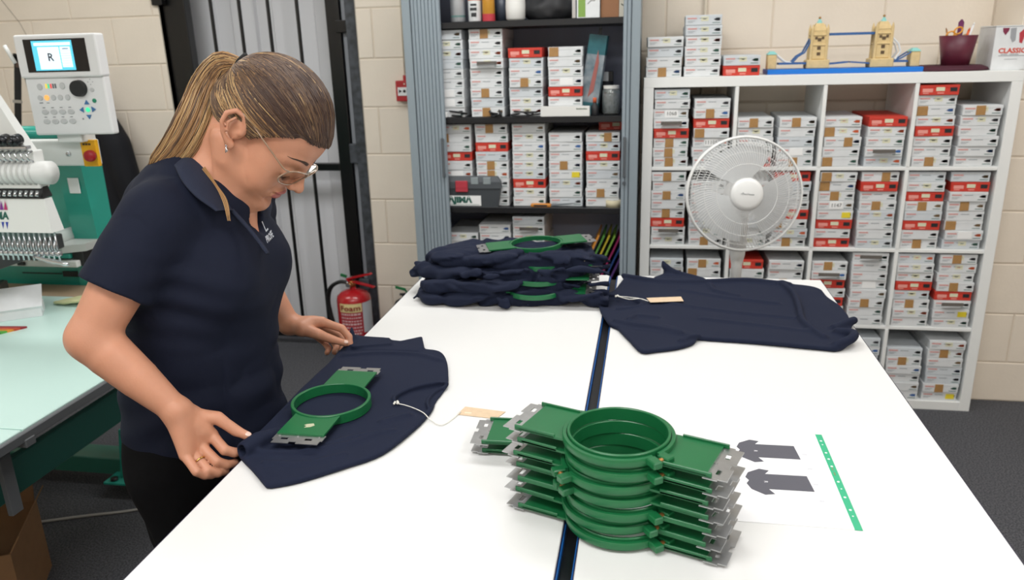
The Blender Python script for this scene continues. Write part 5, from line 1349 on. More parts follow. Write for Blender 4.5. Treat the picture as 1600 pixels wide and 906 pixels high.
cs = ['8e2430', 'c04a2a', 'd08a2a', '4f9a3a', '2a6f4a', '243a78']
for k, c_ in enumerate(cs):
    b = MB(); b.add([(-.30, .035-.014*k, 0), (.06-.012*k, .035-.014*k, 0), (.05-.012*k, .021-.014*k, 0), (-.30, .021-.014*k, 0), (-.30, .035-.014*k, .008), (.06-.012*k, .035-.014*k, .006), (.05-.012*k, .021-.014*k, .006), (-.30, .021-.014*k, .008)],
        [(0,1,2,3),(7,6,5,4),(0,4,5,1),(1,5,6,2),(2,6,7,3),(3,7,4,0)]); b.build('stripe', mat('chart_'+c_, '#'+c_, .5, noise=.15, nscale=60), o)
o = thing('paper_strip', 'white printed paper strip on mint table beside thread chart', 'paper', (-1.87, 1.80, .80), .0)
b = MB(); b.prism([(-.22, .0), (.015, .012), (-.035, -.045), (-.25, -.05)][::-1], .0002, .001); b.build('sheet', M_sticker, o)
b = MB(); b.prism([(-.20, -.012), (-.01, -.002), (-.018, -.010), (-.21, -.02)][::-1], .001, .0013); b.build('grey_line', mat('print_bluegrey', '#c9d3dc', .6), o)
v = Vol((-.09, -.05, -.002), (.09, .05, .045), .003)
slabF(v, spline([(-.08, -.02), (-.03, .02), (.03, .035), (.07, .02), (.07, -.025), (0, -.035)], 4), .016, .010, .003, .004, lambda X, Y: .014*np.clip((X+.07)/.1, 0, 1)+.002*vnoise(X*40, Y*40, 0*X)-.010)
sl, X, Y, Z = v.all(); v.F = np.maximum(v.F, .0005-Z+0*v.F)
o = cloth('pouch', v, mat('pale_yellow_fabric', '#cdd0a0', .8), None); o.location = (-1.935, 2.24, .80); tag(o, 'pale yellow folded pouch at back of the mint table', 'pouch')
# ------------------------------------------------------------------ floor items
o = thing('cardboard_box', 'open brown cardboard box on the carpet at lower left', 'box', (-1.90, 1.835, 0), math.radians(28))
M_kc = mat('carton_kraft', '#7d5c3c', .8, noise=.04, nscale=25)
def wallb(lo, hi): b = MB(); b.box(lo, hi); return b.build('side', M_kc, o)
wallb((-.30, -.25, 0), (0, -.246, .25)); wallb((-.30, .046, 0), (0, .05, .25)); wallb((-.004, -.246, 0), (0, .046, .25)); wallb((-.30, -.246, 0), (-.296, .046, .25))
b = MB(); b.box((-.296, -.246, .001), (-.004, .046, .004)); b.build('bottom', M_kc, o)
b = MB(); b.T = TR((-.002, -.10, .25), (0, .55, 0)); b.box((-.002, -.145, 0), (.002, .145, .06)); b.build('flap', M_kc, o)
b = MB(); b.T = TR((-.15, .048, .25), (-.35, 0, 0)); b.box((-.145, -.002, 0), (.145, .002, .07)); b.build('flap', M_kc, o)
o = wire('floor_cable', crv([(-2.3, 2.02, .006), (-2.14, 2.093, .006), (-2.0, 2.15, .006), (-1.9, 2.185, .006), (-1.786, 2.231, .006), (-1.6, 2.28, .006), (-1.2, 2.45, .006)], 5), .0048, mat('cable_pale', '#a9a7a3', .5), 'pale cable running across the dark carpet beside cardboard box', 'cable')
# ------------------------------------------------------------------ black jacket and strap on the wall
jk = thing('black_jacket', 'black jacket hanging behind the embroidery machine against cream wall', 'jacket', (-2.91, 3.67, 1.0))
v = Vol((-.30, -.13, -.62), (.36, .10, .62), .012)
v.chain([(-.02, 0, .50), (-.02, 0, .10), (.0, 0, -.5)], [.07, .16, .22], .08, flat=((0, 1, 0), .35))
v.chain([(.05, 0, .42), (.16, 0, .18), (.22, 0, -.2)], [.06, .075, .06], .05)
v.chain([(-.09, 0, .42), (-.18, 0, .18), (-.20, 0, -.2)], [.06, .07, .06], .05)
sl, X, Y, Z = v.all(); v.F = v.F+(.014*np.abs(vnoise(X*14, Y*6, Z*2.5))).astype(np.float32); cloth('fabric', v, mat('black_cloth', '#0d0e16', .85), jk, world=False)
b = MB(); b.smooth = True; b.cyl((-.02, .0, .56), (-.02, .178, .585), .008, n=8); b.build('wall_hook', M_chr, jk)
st = thing('hanging_strap', 'black webbing strap with buckle hanging on wall behind control panel', 'strap', (-3.05, 3.40, 1.0))
def sp3(px, py): p = pt(px, py, Y=3.40); return (p.x+3.05, 0, p.z-1.0)
def strip(name, a, c, w_, m, th=.004):
    A_, B2 = Vector(sp3(*a)), Vector(sp3(*c)); d = (B2-A_).normalized(); n_ = Vector((d.z, 0, -d.x))*w_/2
    b = MB(); b.add([A_-n_, A_+n_, B2+n_, B2-n_, A_-n_+Vector((0, th, 0)), A_+n_+Vector((0, th, 0)), B2+n_+Vector((0, th, 0)), B2-n_+Vector((0, th, 0))], [(0,1,2,3),(7,6,5,4),(0,4,5,1),(1,5,6,2),(2,6,7,3),(3,7,4,0)]); return b.build(name, m, st)
M_web = mat('webbing_black', '#0c0c0e', .7)
strip('strap_band', (27, 88), (29, 330), .036, M_web); strip('strap_band', (35, 92), (75, 240), .034, M_web, .008); strip('strap_loop', (20, 87), (45, 92), .022, M_web, .012)
strip('buckle', (26, 101), (45, 103), .026, mat('buckle_brown', '#473630', .4), -.006); strip('silver_band', (21, 158), (35, 159), .014, mat('band_grey', '#9a958c', .5), -.005)
b = MB(); b.smooth = True; p = sp3(30, 86); b.cyl((p[0], 0, p[2]), (p[0], .45, p[2]+.03), .006, n=8); b.build('wall_hook', M_chr, st)
# ------------------------------------------------------------------ the woman
M_skin = mat('skin', '#c48b6f', .48, noise=.045, nscale=22, bump=.12, bscale=260, sss=.12)
M_lip = mat('lips', '#aa5f58', .42, sss=.1); M_polo = mat('navy_pique', '#101629', .8, spec=.25, noise=.05, nscale=350, bump=.3, bscale=1200)
M_trous = mat('black_trousers', '#060608', .9, spec=.15, noise=.2, nscale=60)
pw = thing('person', 'woman in navy polo shirt and glasses, blonde ponytail, leaning over desk to fold a shirt', 'person', (-.95, 1.40, 0))
PO = Vector((-.95, 1.40, 0))
def toP(o):
    """parent a world-built mesh to the person"""
    o.data.transform(Matrix.Translation(-PO)); o.parent = pw; return o
HP, HY = math.radians(47), math.radians(4)
HS = 1.10
Rh = (Matrix.Rotation(HY, 4, 'Z') @ Matrix.Rotation(math.radians(-2), 4, 'X') @ Matrix.Rotation(HP, 4, 'Y'))
MH = Matrix.Translation((-.736, 1.40, 1.466)) @ Rh @ Matrix.Scale(HS, 4)
RHn = np.array(Rh.to_3x3())
def hd_(p): return np.array((MH @ Vector(p))[:])
P = lambda x, y, Y: np.array(pt(x, y, Y=Y)[:])
# --- joints
RS, RE, RW = np.array((-.875, 1.235, 1.330)), P(142, 528, 1.125), P(276, 642, 1.135)
LS, LE, LW = np.array((-.865, 1.55, 1.335)), np.array((-.945, 1.665, 1.115)), P(452, 506, 1.655)
fing_R = [([P(330,679,1.160), P(351,703,1.148), P(367,707,1.158), P(380,704,1.170)], [.0118,.0102,.0094,.0080]),
          ([P(310,693,1.144), P(338,721,1.132), P(354,726,1.143), P(367,723,1.158)], [.0118,.0102,.0094,.0080]),
          ([P(298,705,1.126), P(324,735,1.112), P(340,739,1.124), P(352,736,1.142)], [.0112,.0098,.0088,.0076]),
          ([P(289,711,1.108), P(307,737,1.094), P(320,743,1.104), P(331,743,1.118)], [.0100,.0086,.0078,.0068])]
thumb_R = ([P(300,650,1.155), P(340,653,1.172), P(369,673,1.178), P(387,681,1.180)], [.0180,.0128,.0108,.0084])
fing_L = [([P(503,503,1.672), P(534,513,1.692), P(545,526,1.686), P(547,538,1.678)], [.0125,.0104,.0096,.0082]),
          ([P(497,508,1.695), P(529,524,1.722), P(538,537,1.715), P(535,547,1.700)], [.0122,.0104,.0094,.0080]),
          ([P(491,513,1.712), P(518,530,1.738), P(526,542,1.728), P(523,550,1.710)], [.0115,.0098,.0088,.0078]),
          ([P(484,518,1.722), P(506,534,1.742), P(514,545,1.732), P(511,551,1.716)], [.0105,.0086,.0080,.0070])]
thumb_L = ([P(472,513,1.640), P(497,522,1.640), P(518,530,1.655), P(539,536,1.670)], [.0190,.0138,.0112,.0086])
NB = np.array((-.850, 1.385, 1.345))
v = Vol((-1.09, 1.03, .855), (-.555, 1.80, 1.655), .0025)
def HE(c, r, k=.01, op='u'): v.ell(hd_(c), np.array(r)*HS, RHn, k, op)
def HC(pts, rs, k=.01, op='u'):
    if not hasattr(rs, '__len__'): rs = [rs]*len(pts)
    v.chain([hd_(p) for p in pts], [x*HS for x in rs], k, op)
HE((.0, 0, .048), (.091, .073, .080)); HE((.042, 0, .043), (.057, .060, .060), .03); HE((.038, 0, -.012), (.056, .058, .068), .03)
HE((.012, 0, -.045), (.055, .054, .045), .03)
for s_ in (-1, 1):
    HE((.052, s_*.041, -.016), (.026, .021, .025), .02)
    HC([(-.008, s_*.052, -.030), (.006, s_*.050, -.060), (.045, s_*.032, -.088), (.070, s_*.008, -.097)], [.017, .018, .017, .017], .025)
    HE((.055, s_*.034, -.050), (.028, .024, .030), .02)
    HC([(.089, s_*.010, .015), (.085, s_*.030, .018), (.070, s_*.046, .014)], [.0075, .008, .007], .014)
HE((.066, 0, -.064), (.028, .032, .032), .02); HE((.078, 0, -.096), (.017, .020, .015), .014)
HE((.030, 0, -.082), (.042, .038, .020), .025)
for s_ in (-1, 1):
    HE((.105, s_*.033, -.005), (.016, .018, .012), .012, 's'); HE((.0805, s_*.032, -.006), (.0135, .0155, .0125), .004)
    HC([(.0910, s_*.021, -.0145), (.0938, s_*.031, -.0175), (.0870, s_*.044, -.0145)], .0014, .002, 's')
HC([(.091, 0, .012), (.100, 0, -.004), (.110, 0, -.022)], [.0075, .0080, .0092], .013)
HE((.1125, 0, -.0265), (.0105, .0100, .0090), .006)
for s_ in (-1, 1):
    HE((.1015, s_*.0125, -.0285), (.0110, .0068, .0078), .006); HE((.108, s_*.0062, -.0352), (.0050, .0032, .0036), .002, 's')
    HC([(.098, s_*.021, -.030), (.086, s_*.031, -.052)], [.0022, .0018], .008, 's')
HE((.0925, 0, -.0525), (.0095, .0220, .0058), .005); HE((.0905, 0, -.0640), (.0095, .0195, .0066), .005)
HC([(.0890, -.0210, -.0585), (.1005, -.008, -.0580), (.1012, 0, -.0588), (.1005, .008, -.0580), (.0890, .0210, -.0585)], .0014, .002, 's')
HC([(.086, -.014, -.0745), (.089, 0, -.0760), (.086, .014, -.0745)], .0035, .008, 's')
# ears
for s_ in (-1, 1):
    e = lambda x, z, o=0: (x*.92-z*.38-.010, s_*(.0725+o+.010*max(0, -x/.02)), z*.92+x*.38-.001)
    HE((-.011, s_*.0725, .002), (.016, .007, .022), .006)
    HC([e(.010, -.004, .002), e(.012, .012, .004), e(.007, .026, .006), e(-.006, .032, .009), e(-.017, .024, .012), e(-.020, .008, .012), e(-.015, -.010, .010), e(-.007, -.022, .007)], [.0030, .0038, .0042, .0044, .0042, .0038, .0036, .0050], .003)
    HE(e(-.003, -.027, .005), (.0085, .0055, .0085), .006); HE(e(-.002, .000, .011), (.0085, .0075, .0115), .003, 's')
    HC([e(-.004, .020, .010), e(-.012, .010, .011), e(-.010, -.004, .010)], .0028, .003)
    HE(e(.008, -.003, .004), (.0035, .004, .006), .003)
# neck, throat, upper chest, hidden torso core
v.chain([hd_((-.030, 0, -.020)), hd_((-.030, 0, -.070)), NB], [.056, .054, .064], .03)
v.chain([hd_((.002, 0, -.075)), np.array((-.802, 1.388, 1.300))], [.030, .028], .025)
v.chain([hd_((-.030, -.050, -.040)), np.array((-.800, 1.365, 1.305))], [.014, .010], .02)
v.chain([hd_((-.030, .050, -.040)), np.array((-.800, 1.41, 1.305))], [.014, .010], .02)
v.chain([(-.845, 1.33, 1.300), (-.835, 1.385, 1.290), (-.845, 1.44, 1.300)], [.038, .050, .038], .03)
v.chain([(-.800, 1.385, 1.285), (-.775, 1.387, 1.245)], [.030, .022], .02)
v.chain([NB, (-.90, 1.385, 1.22), (-.93, 1.385, 1.0)], [.08, .11, .11], .03)
v.chain([NB, RS], [.045, .040], .02); v.chain([NB, LS], [.045, .040], .02)
# arms
def lerp(a, b, t): return a+(np.array(b)-a)*t
v.chain([RS, lerp(RS, RE, .45), lerp(RS, RE, .85), RE], [.044, .0490, .0425, .0400], .012)
v.chain([RE, lerp(RE, RW, .22), lerp(RE, RW, .55), lerp(RE, RW, .88), RW], [.0395, .0405, .0350, .0265, .0250], .014)
v.chain([LS, lerp(LS, LE, .5), LE], [.052, .048, .040], .012)
v.chain([LE, lerp(LE, LW, .25), lerp(LE, LW, .8), LW], [.040, .041, .029, .0262], .014)
def hand(W, fs, th, up):
    n_ = len(fs)
    for i, (pp, rr) in enumerate(fs):
        m_ = lerp(W, pp[0], .5)
        v.chain([W, m_, pp[0]], [.0200, .0165, rr[0]*1.08], .012)
    for i in range(3):
        v.chain([lerp(W, fs[i][0][0], .55), lerp(fs[i][0][0], fs[i+1][0][0], .5)], [.0150, .0110], .008)
    pp, rr = th
    v.chain([W, pp[0]], [.020, rr[0]], .012); v.chain([pp[0], lerp(W, fs[0][0][0], .75)], [rr[0]*.85, .0125], .012)
    for pp, rr in fs+[th]:
        Q_, q_ = [], []
        for j in range(len(pp)-1):
            mid = lerp(pp[j], pp[j+1], .5); rm = (rr[j]+rr[j+1])/2*.93
            Q_ += [pp[j], mid]; q_ += [rr[j]*.97, rm*.97]
        v.chain(Q_+[pp[-1]], q_+[rr[-1]*.97], .0012)
hand(RW, fing_R, thumb_R, None); hand(LW, fing_L, thumb_L, None)
V_, F_ = v.net(); V_ = relax(V_, F_, 1, .4)
fc_ = V_[F_].mean(1)
inv = np.array((MH.inverted()))
lc = fc_ @ inv[:3, :3].T + inv[:3, 3]
lip = (lc[:, 0] > .086) & (((lc[:, 1]/.0215)**2+((lc[:, 2]+.0535)/.0052)**2 < 1) | ((lc[:, 1]/.0195)**2+((lc[:, 2]+.0640)/.0068)**2 < 1))
me = npmesh('body', V_, F_, [M_skin, M_lip], True, lip.astype(int))
me_body = me
body = toP(link('body', me))
# fingernails
M_nail = mat('nail', '#dfbfb0', .25)
def nail(a, b_, r, side):
    d = (b_-a)/np.linalg.norm(b_-a); s_ = np.array(side, float); s_ -= d*s_.dot(d); s_ /= np.linalg.norm(s_); w_ = np.cross(d, s_)
    c = b_+s_*r*.80
    mb = MB(); mb.smooth = True; mb.sphere((0, 0, 0), 1, 12)
    mb.v = [tuple(c+d*p[0]*.0062+w_*p[1]*.0050+s_*p[2]*.0016) for p in mb.v]
    toP(mb.build('fingernail', M_nail))
tocam = np.array((.55, -.75, .45))
nail(thumb_R[0][2], thumb_R[0][3], .0088, (.1, -.45, 1)); nail(thumb_L[0][2], thumb_L[0][3], .0090, (.1, -.6, .8))
nail(fing_R[0][0][2], fing_R[0][0][3], .0080, (.8, .2, .6)); nail(fing_L[1][0][2], fing_L[1][0][3], .0080, (.9, -.3, .0)); nail(fing_L[2][0][2], fing_L[2][0][3], .0078, (.9, -.3, .0))
# ring on the right ring finger
a, b_ = fing_R[2][0][0], fing_R[2][0][1]; d = Vector(b_-a).normalized(); q = d.to_track_quat('Z', 'Y').to_matrix().to_4x4()
mb = MB(); mb.smooth = True; mb.T = Matrix.Translation(lerp(a, b_, .52)) @ q; mb.lathe([(.0106, -.0014), (.0122, -.0012), (.0122, .0012), (.0106, .0014)], 28, close=True); toP(mb.build('gold_ring', mat('gold', '#d9b36a', .2, 1.0)))

# --- polo shirt
v = Vol((-1.20, 1.02, .74), (-.60, 1.74, 1.46), .0036)
fx = ((1, 0, 0), .84)
TC = [((-.930, 1.37, .80), .180), ((-.930, 1.37, .88), .182), ((-.925, 1.37, 1.00), .172), ((-.905, 1.375, 1.12), .172), ((-.890, 1.38, 1.22), .172), ((-.878, 1.385, 1.30), .145)]
v.chain([c for c, r in TC], [r for c, r in TC], .03, flat=fx)
v.ell((-.815, 1.310, 1.190), (.082, .080, .080), None, .05); v.ell((-.812, 1.450, 1.190), (.080, .078, .080), None, .05)
v.chain([(-.835, 1.38, 1.15), (-.845, 1.37, 1.00), (-.845, 1.37, .86)], [.080, .085, .09], .05)
v.chain([NB+np.array((-.01, -.045, -.018)), RS+np.array((0, .015, -.008))], [.058, .058], .04); v.chain([NB+np.array((-.01, .045, -.018)), LS+np.array((0, -.015, -.008))], [.058, .060], .04)
v.chain([(-.955, 1.385, 1.30), (-.975, 1.38, 1.18)], [.085, .10], .05)
# sleeves, hollow at the hem
SH = lerp(RS, RE, .62); d = (RE-RS)/np.linalg.norm(RE-RS)
v2 = v
def sleeve(S_, E_, t, r0, r1, rin):
    h_ = lerp(S_, E_, t); d_ = (np.array(E_)-S_)/np.linalg.norm(np.array(E_)-S_)
    T_ = Vol(v.lo, v.lo+v.h*(v.n-1), v.h); T_.F = T_.F[:v.n[0], :v.n[1], :v.n[2]]
    T_.chain([S_+np.array((0, .01 if S_ is RS else -.01, 0)), lerp(S_, E_, t*.5), h_+d_*.02], [r0, (r0+r1)/2+.001, r1], .02)
    sl, X, Y, Z = T_.grid(h_-.12, h_+.12)
    pl_ = (X-h_[0])*d_[0]+(Y-h_[1])*d_[1]+(Z-h_[2])*d_[2]
    T_.F[sl] = np.maximum(T_.F[sl], pl_.astype(np.float32))
    T_.cap(h_-d_*.035, h_+d_*.03, rin-.004, rin, .002, 's')
    # stitched hem line
    k = .03; hh = np.maximum(k-np.abs(v.F-T_.F), 0)/k; keep = v.F.copy()
    v.F = np.minimum(v.F, T_.F)-hh*hh*k*.25*(T_.F < .02)
sleeve(RS, RE, .62, .061, .0655, .0560); sleeve(LS, LE, .6, .066, .064, .056)
# neckline and open placket
nd = (hd_((-.03, 0, -.06))-NB); nd /= np.linalg.norm(nd)
v.chain([NB+nd*.012, NB+nd*.10], [.061, .085], .006, 's')
v.chain([(-.800, 1.385, 1.345), (-.770, 1.388, 1.300), (-.742, 1.392, 1.262)], [.043, .022, .003], .005, 's')
sl, X, Y, Z = v.all()
# cloth folds: gathers under the arm and bust, drag lines at the back
rr_ = 1-2*np.abs(vnoise(X*9+Z*5, Y*9, Z*22))
n2 = 1-2*np.abs(vnoise(X*16+7, Y*5+Z*9, Z*7))
lowz = np.clip((1.16-Z)/.15, 0, 1)*np.clip((Z-.80)/.1, 0, 1)+.35
arm_ = np.clip(((X+.90)*0+1.29-Y)/.05, 0, 1)
v.F = (v.F+(.0045*(rr_*lowz)+.0030*n2)*(1-.7*arm_)).astype(np.float32)
wx = 1.2*vnoise(X*6, Y*6, Z*6)
msk = np.exp(-(((X+.90)/.13)**2+((Y-1.24)/.09)**2+((Z-1.175)/.075)**2))
v.F = (v.F+.0042*msk*np.sin(115*(Z+.30*(X+.9))+2.2*wx)).astype(np.float32)
msk = np.exp(-(((X+.95)/.16)**2+((Z-.94)/.09)**2))
v.F = (v.F+.0028*msk*np.sin(70*(Z-.45*X)+3*wx)).astype(np.float32)
v.F = np.maximum(v.F, (.800+.02*np.sin((Y-1.1)*6)+.10*(X+.93)-Z).astype(np.float32)+0*v.F)
V_, F_ = v.net(); V_ = relax(V_, F_, 1)
shirt = toP(link('polo_shirt', npmesh('polo_shirt', V_, F_, M_polo)))
# collar leaves, placket band, seams
def ribbon(name, A_, B2, th, m, parent=None, n=5, bulge=.004):
    A_, B2 = crv(A_, n), crv(B2, n); m_ = 5; vs_ = []
    ctr = sum((a+b for a, b in zip(A_, B2)), Vector())/(2*len(A_))
    for s_ in (0, 1):
        for i, (a, b) in enumerate(zip(A_, B2)):
            i2 = min(i+1, len(A_)-1); i1 = max(i-1, 0)
            nrm = (A_[i2]-A_[i1]).cross(b-a)
            nrm = nrm.normalized() if nrm.length > 1e-9 else Vector((0, 0, 1))
            for j in range(m_+1):
                u = j/m_; vs_.append(a.lerp(b, u)+nrm*(bulge*math.sin(PI*u)+(th*s_)))
    n_ = len(A_); w_ = m_+1; K = n_*w_; fs = []
    for i in range(n_-1):
        for j in range(m_):
            q = (i*w_+j, (i+1)*w_+j, (i+1)*w_+j+1, i*w_+j+1)
            fs.append(q); fs.append(tuple(K+x for x in q[::-1]))
    for i in range(n_-1):
        for j in (0, m_): fs.append((i*w_+j, (i+1)*w_+j, K+(i+1)*w_+j, K+i*w_+j))
    for j in range(m_):
        for i in (0, n_-1): fs.append((i*w_+j, i*w_+j+1, K+i*w_+j+1, K+i*w_+j))
    mb = MB(); mb.smooth = True; mb.add(vs_, fs); return toP(mb.build(name, m))
M_collar = mat('navy_collar', '#1a2238', .85, bump=.6, bscale=900)
ribbon('collar', [P(283,246,1.40), P(303,246,1.345), P(331,277,1.322), P(352,308,1.322), P(366,330,1.330)], [P(262,262,1.40), P(272,258,1.300), P(286,283,1.268), P(308,307,1.258), P(340,329,1.262)], .0035, M_collar, bulge=-.006)
ribbon('collar', [P(283,246,1.40), P(320,255,1.455), P(372,275,1.462), P(402,316,1.452), P(397,348,1.425)], [P(262,262,1.40), P(312,262,1.50), P(375,272,1.520), P(420,312,1.500), P(421,338,1.462)], .0035, M_collar, bulge=.006)
mb = MB(); mb.smooth = True
mb.tube(crv([P(362,328,1.322), P(384,352,1.318), P(402,374,1.310), P(418,396,1.300)], 5), .0042, 6); mb.tube(crv([P(397,350,1.40), P(404,372,1.385), P(419,396,1.34)], 5), .0035, 6)
toP(mb.build('placket_edge', M_collar))
mb = MB(); mb.smooth = True; mb.sphere(P(402, 355, 1.405), .0045, 8, (1, .5, 1)); toP(mb.build('button', mat('button_pearl', '#8a8f9c', .3)))
# embroidered chest mark, laid on the cloth by the nearest surface point
from mathutils.bvhtree import BVHTree
bv = BVHTree.FromPolygons([tuple(x) for x in V_], [tuple(int(i) for i in f) for f in F_])
def on_cloth(mbb, m, name, lift=.0012):
    out = []
    for p in mbb.v:
        h_ = bv.ray_cast(Vector(p)+Vector((.12, -.10, 0)), Vector((-.77, .64, 0)).normalized())
        out.append(tuple(h_[0]-Vector((-.77, .64, 0)).normalized()*lift) if h_[0] is not None else p)
    mbb.v = out; return toP(mbb.build(name, m))
c0 = Vector(P(424, 371, 1.40)); dirR = Vector((.55, .80, .10)).normalized()
Tm = Matrix((( -.35, -.10, 0, c0.x), (.93, .0, 0, c0.y), (.12, .99, 0, c0.z), (0, 0, 0, 1)))
mb = MB(); text_mesh('PROFE', .017, mb, Tm, bold=.0007); 
try: on_cloth(mb, mat('thread_white', '#dfe3ea', .6), 'embroidered_lettering')
except Exception as ex_: print('cloth text', ex_)
mb = MB(); mb.T = Tm; mb.box((-.010, .012, 0), (-.006, .032, .001)); mb.box((-.006, .012, 0), (.010, .015, .001)); mb.T = None
try: on_cloth(mb, mat('thread_white', '#dfe3ea', .6), 'embroidered_emblem')
except Exception as ex_: print('cloth emblem', ex_)

# --- trousers and shoes
v = Vol((-1.17, 1.14, .03), (-.74, 1.62, .90), .007)
v.chain([(-.935, 1.37, .86), (-.94, 1.37, .80)], [.175, .178], .03, flat=((1, 0, 0), .84))
for y0 in (1.285, 1.455):
    v.chain([(-.94, y0, .80), (-.925, y0, .62), (-.925, y0-.005, .46), (-.95, y0, .26), (-.965, y0, .09)], [.108, .094, .072, .066, .056], .04)
sl, X, Y, Z = v.all(); v.F = (v.F+.006*(1-2*np.abs(vnoise(X*12, Y*12, Z*14)))).astype(np.float32); v.F = np.maximum(v.F, .06-Z+0*v.F)
V_, F_ = v.net(); toP(link('trousers', npmesh('trousers', V_, F_, M_trous)))
for y0 in (1.285, 1.455):
    v = Vol((-1.06, y0-.07, -.01), (-.74, y0+.07, .14), .005)
    v.chain([(-1.0, y0, .05), (-.90, y0, .042), (-.80, y0, .030)], [.042, .042, .033], .02); v.chain([(-.965, y0, .05), (-.965, y0, .10)], [.045, .045], .02)
    sl, X, Y, Z = v.all(); v.F = np.maximum(v.F, .001-Z+0*v.F); V_, F_ = v.net(); toP(link('shoe', npmesh('shoe', V_, F_, mat('shoe_black', '#111114', .5))))

# --- hair
HCOL = [mat('hair_dark', '#46322a', .42, spec=.6), mat('hair_brown', '#69503c', .42, spec=.6), mat('hair_gold', '#a47d53', .42, spec=.6), mat('hair_blonde', '#c4a373', .42, spec=.6)]
cap = Vol((-.90, 1.28, 1.38), (-.56, 1.52, 1.66), .003)
def CE(c, r, k=.004): cap.ell(hd_(c), np.array(r)*HS, RHn, k)
CE((.0, 0, .048), (.098, .080, .087)); CE((.042, 0, .043), (.0630, .066, .0665)); CE((-.035, 0, .02), (.066, .066, .062))
sl, X, Y, Z = cap.all()
LX = inv[0,0]*X+inv[0,1]*Y+inv[0,2]*Z+inv[0,3]; LZ = inv[2,0]*X+inv[2,1]*Y+inv[2,2]*Z+inv[2,3]; LY = inv[1,0]*X+inv[1,1]*Y+inv[1,2]*Z+inv[1,3]
line = [(.13, .084), (.106, .076), (.090, .066), (.064, .057), (.045, .042), (.027, .024), (.011, .003), (.002, .006), (-.006, .030), (-.020, .039), (-.037, .032), (-.044, .008), (-.046, -.025), (-.052, -.058), (-.14, -.065), (-.14, .16), (.13, .16)]
# poly test needs plain 2D arrays
LXf, LZf = np.broadcast_arrays(LX, LZ)
i_ = np.argwhere(cap.F < .012)
dd = poly_sdf(LXf[i_[:,0], i_[:,1], i_[:,2]], LZf[i_[:,0], i_[:,1], i_[:,2]], line)*HS
Fc = cap.F.copy(); Fc[cap.F < .012] = np.maximum(cap.F[cap.F < .012], dd.astype(np.float32)); Fc[cap.F >= .012] = np.maximum(cap.F[cap.F >= .012], .012); cap.F = Fc
V_, F_ = cap.net(); V_ = relax(V_, F_, 1)
hcap = toP(link('hair_cap', npmesh('hair_cap', V_, F_, HCOL[1])))
rnd = random.Random(11)
TL = Vector((-.090, 0, .058)); CL = Vector((-.004, 0, .040))
def scalp(d):
    """radius of the hair shell along a local direction from CL"""
    best = 0
    for c, r in (((.0, 0, .048), (.098, .080, .087)), ((.042, 0, .043), (.0630, .066, .0665)), ((-.035, 0, .02), (.066, .066, .062))):
        o = CL-Vector(c); A_ = sum((d[k]/r[k])**2 for k in range(3)); B_ = 2*sum(o[k]*d[k]/r[k]**2 for k in range(3)); Q = sum((o[k]/r[k])**2 for k in range(3))-1
        D_ = B_*B_-4*A_*Q
        if D_ > 0: best = max(best, (-B_+math.sqrt(D_))/(2*A_))
    return best
sv, sf, smi = [], [], []
def strand(pts, r, cols):
    n_ = len(pts); o = len(sv)
    for i, p in enumerate(pts):
        t = (pts[min(i+1, n_-1)]-pts[max(i-1, 0)]).normalized()
        u = t.cross(Vector((.3, .5, .8))).normalized(); w_ = t.cross(u)
        rr = r*(1 if i < n_-2 else .45)
        for k in range(3):
            a = 2*PI*k/3; sv.append(tuple(p+(u*math.cos(a)+w_*math.sin(a))*rr))
    for i in range(n_-1):
        for k in range(3):
            k2 = (k+1) % 3; sf.append((o+i*3+k, o+i*3+k2, o+(i+1)*3+k2, o+(i+1)*3+k)); smi.append(cols(i/(n_-1)))
def hairline_pt(u):
    L = line[1:14]; x = u*(len(L)-1); i = min(int(x), len(L)-2); f_ = x-i
    return L[i][0]*(1-f_)+L[i+1][0]*f_, L[i][1]*(1-f_)+L[i+1][1]*f_
def dir_from_xz(x, z, side):
    # find the shell point with this side view position
    lo, hi = 0.0, .12
    for _ in range(22):
        m_ = (lo+hi)/2; d = Vector((x, side*m_, z))-CL
        if d.length < scalp(d.normalized()): lo = m_
        else: hi = m_
    return (Vector((x, side*lo, z))-CL).normalized()
def head_strand(d0, off, jit, cs):
    dT = (TL-CL).normalized()+Vector((rnd.uniform(-.08, .08), rnd.uniform(-.10, .10), rnd.uniform(-.08, .08))); dT.normalize()
    ang = d0.angle(dT); pts = []; n_ = 15
    for i in range(n_):
        t = i/(n_-1)
        if ang < 1e-3: return
        d = (d0*math.sin((1-t)*ang)+dT*math.sin(t*ang))/math.sin(ang)
        d = (d+Vector((jit*math.sin(PI*t), 0, -.10*math.sin(PI*t)))).normalized()
        rad = scalp(d)+off+.002*math.sin(PI*t)
        if t > .92: rad += .004*(t-.92)/.08
        pts.append(MH @ (CL+d*rad))
    strand(pts, .0009, cs)
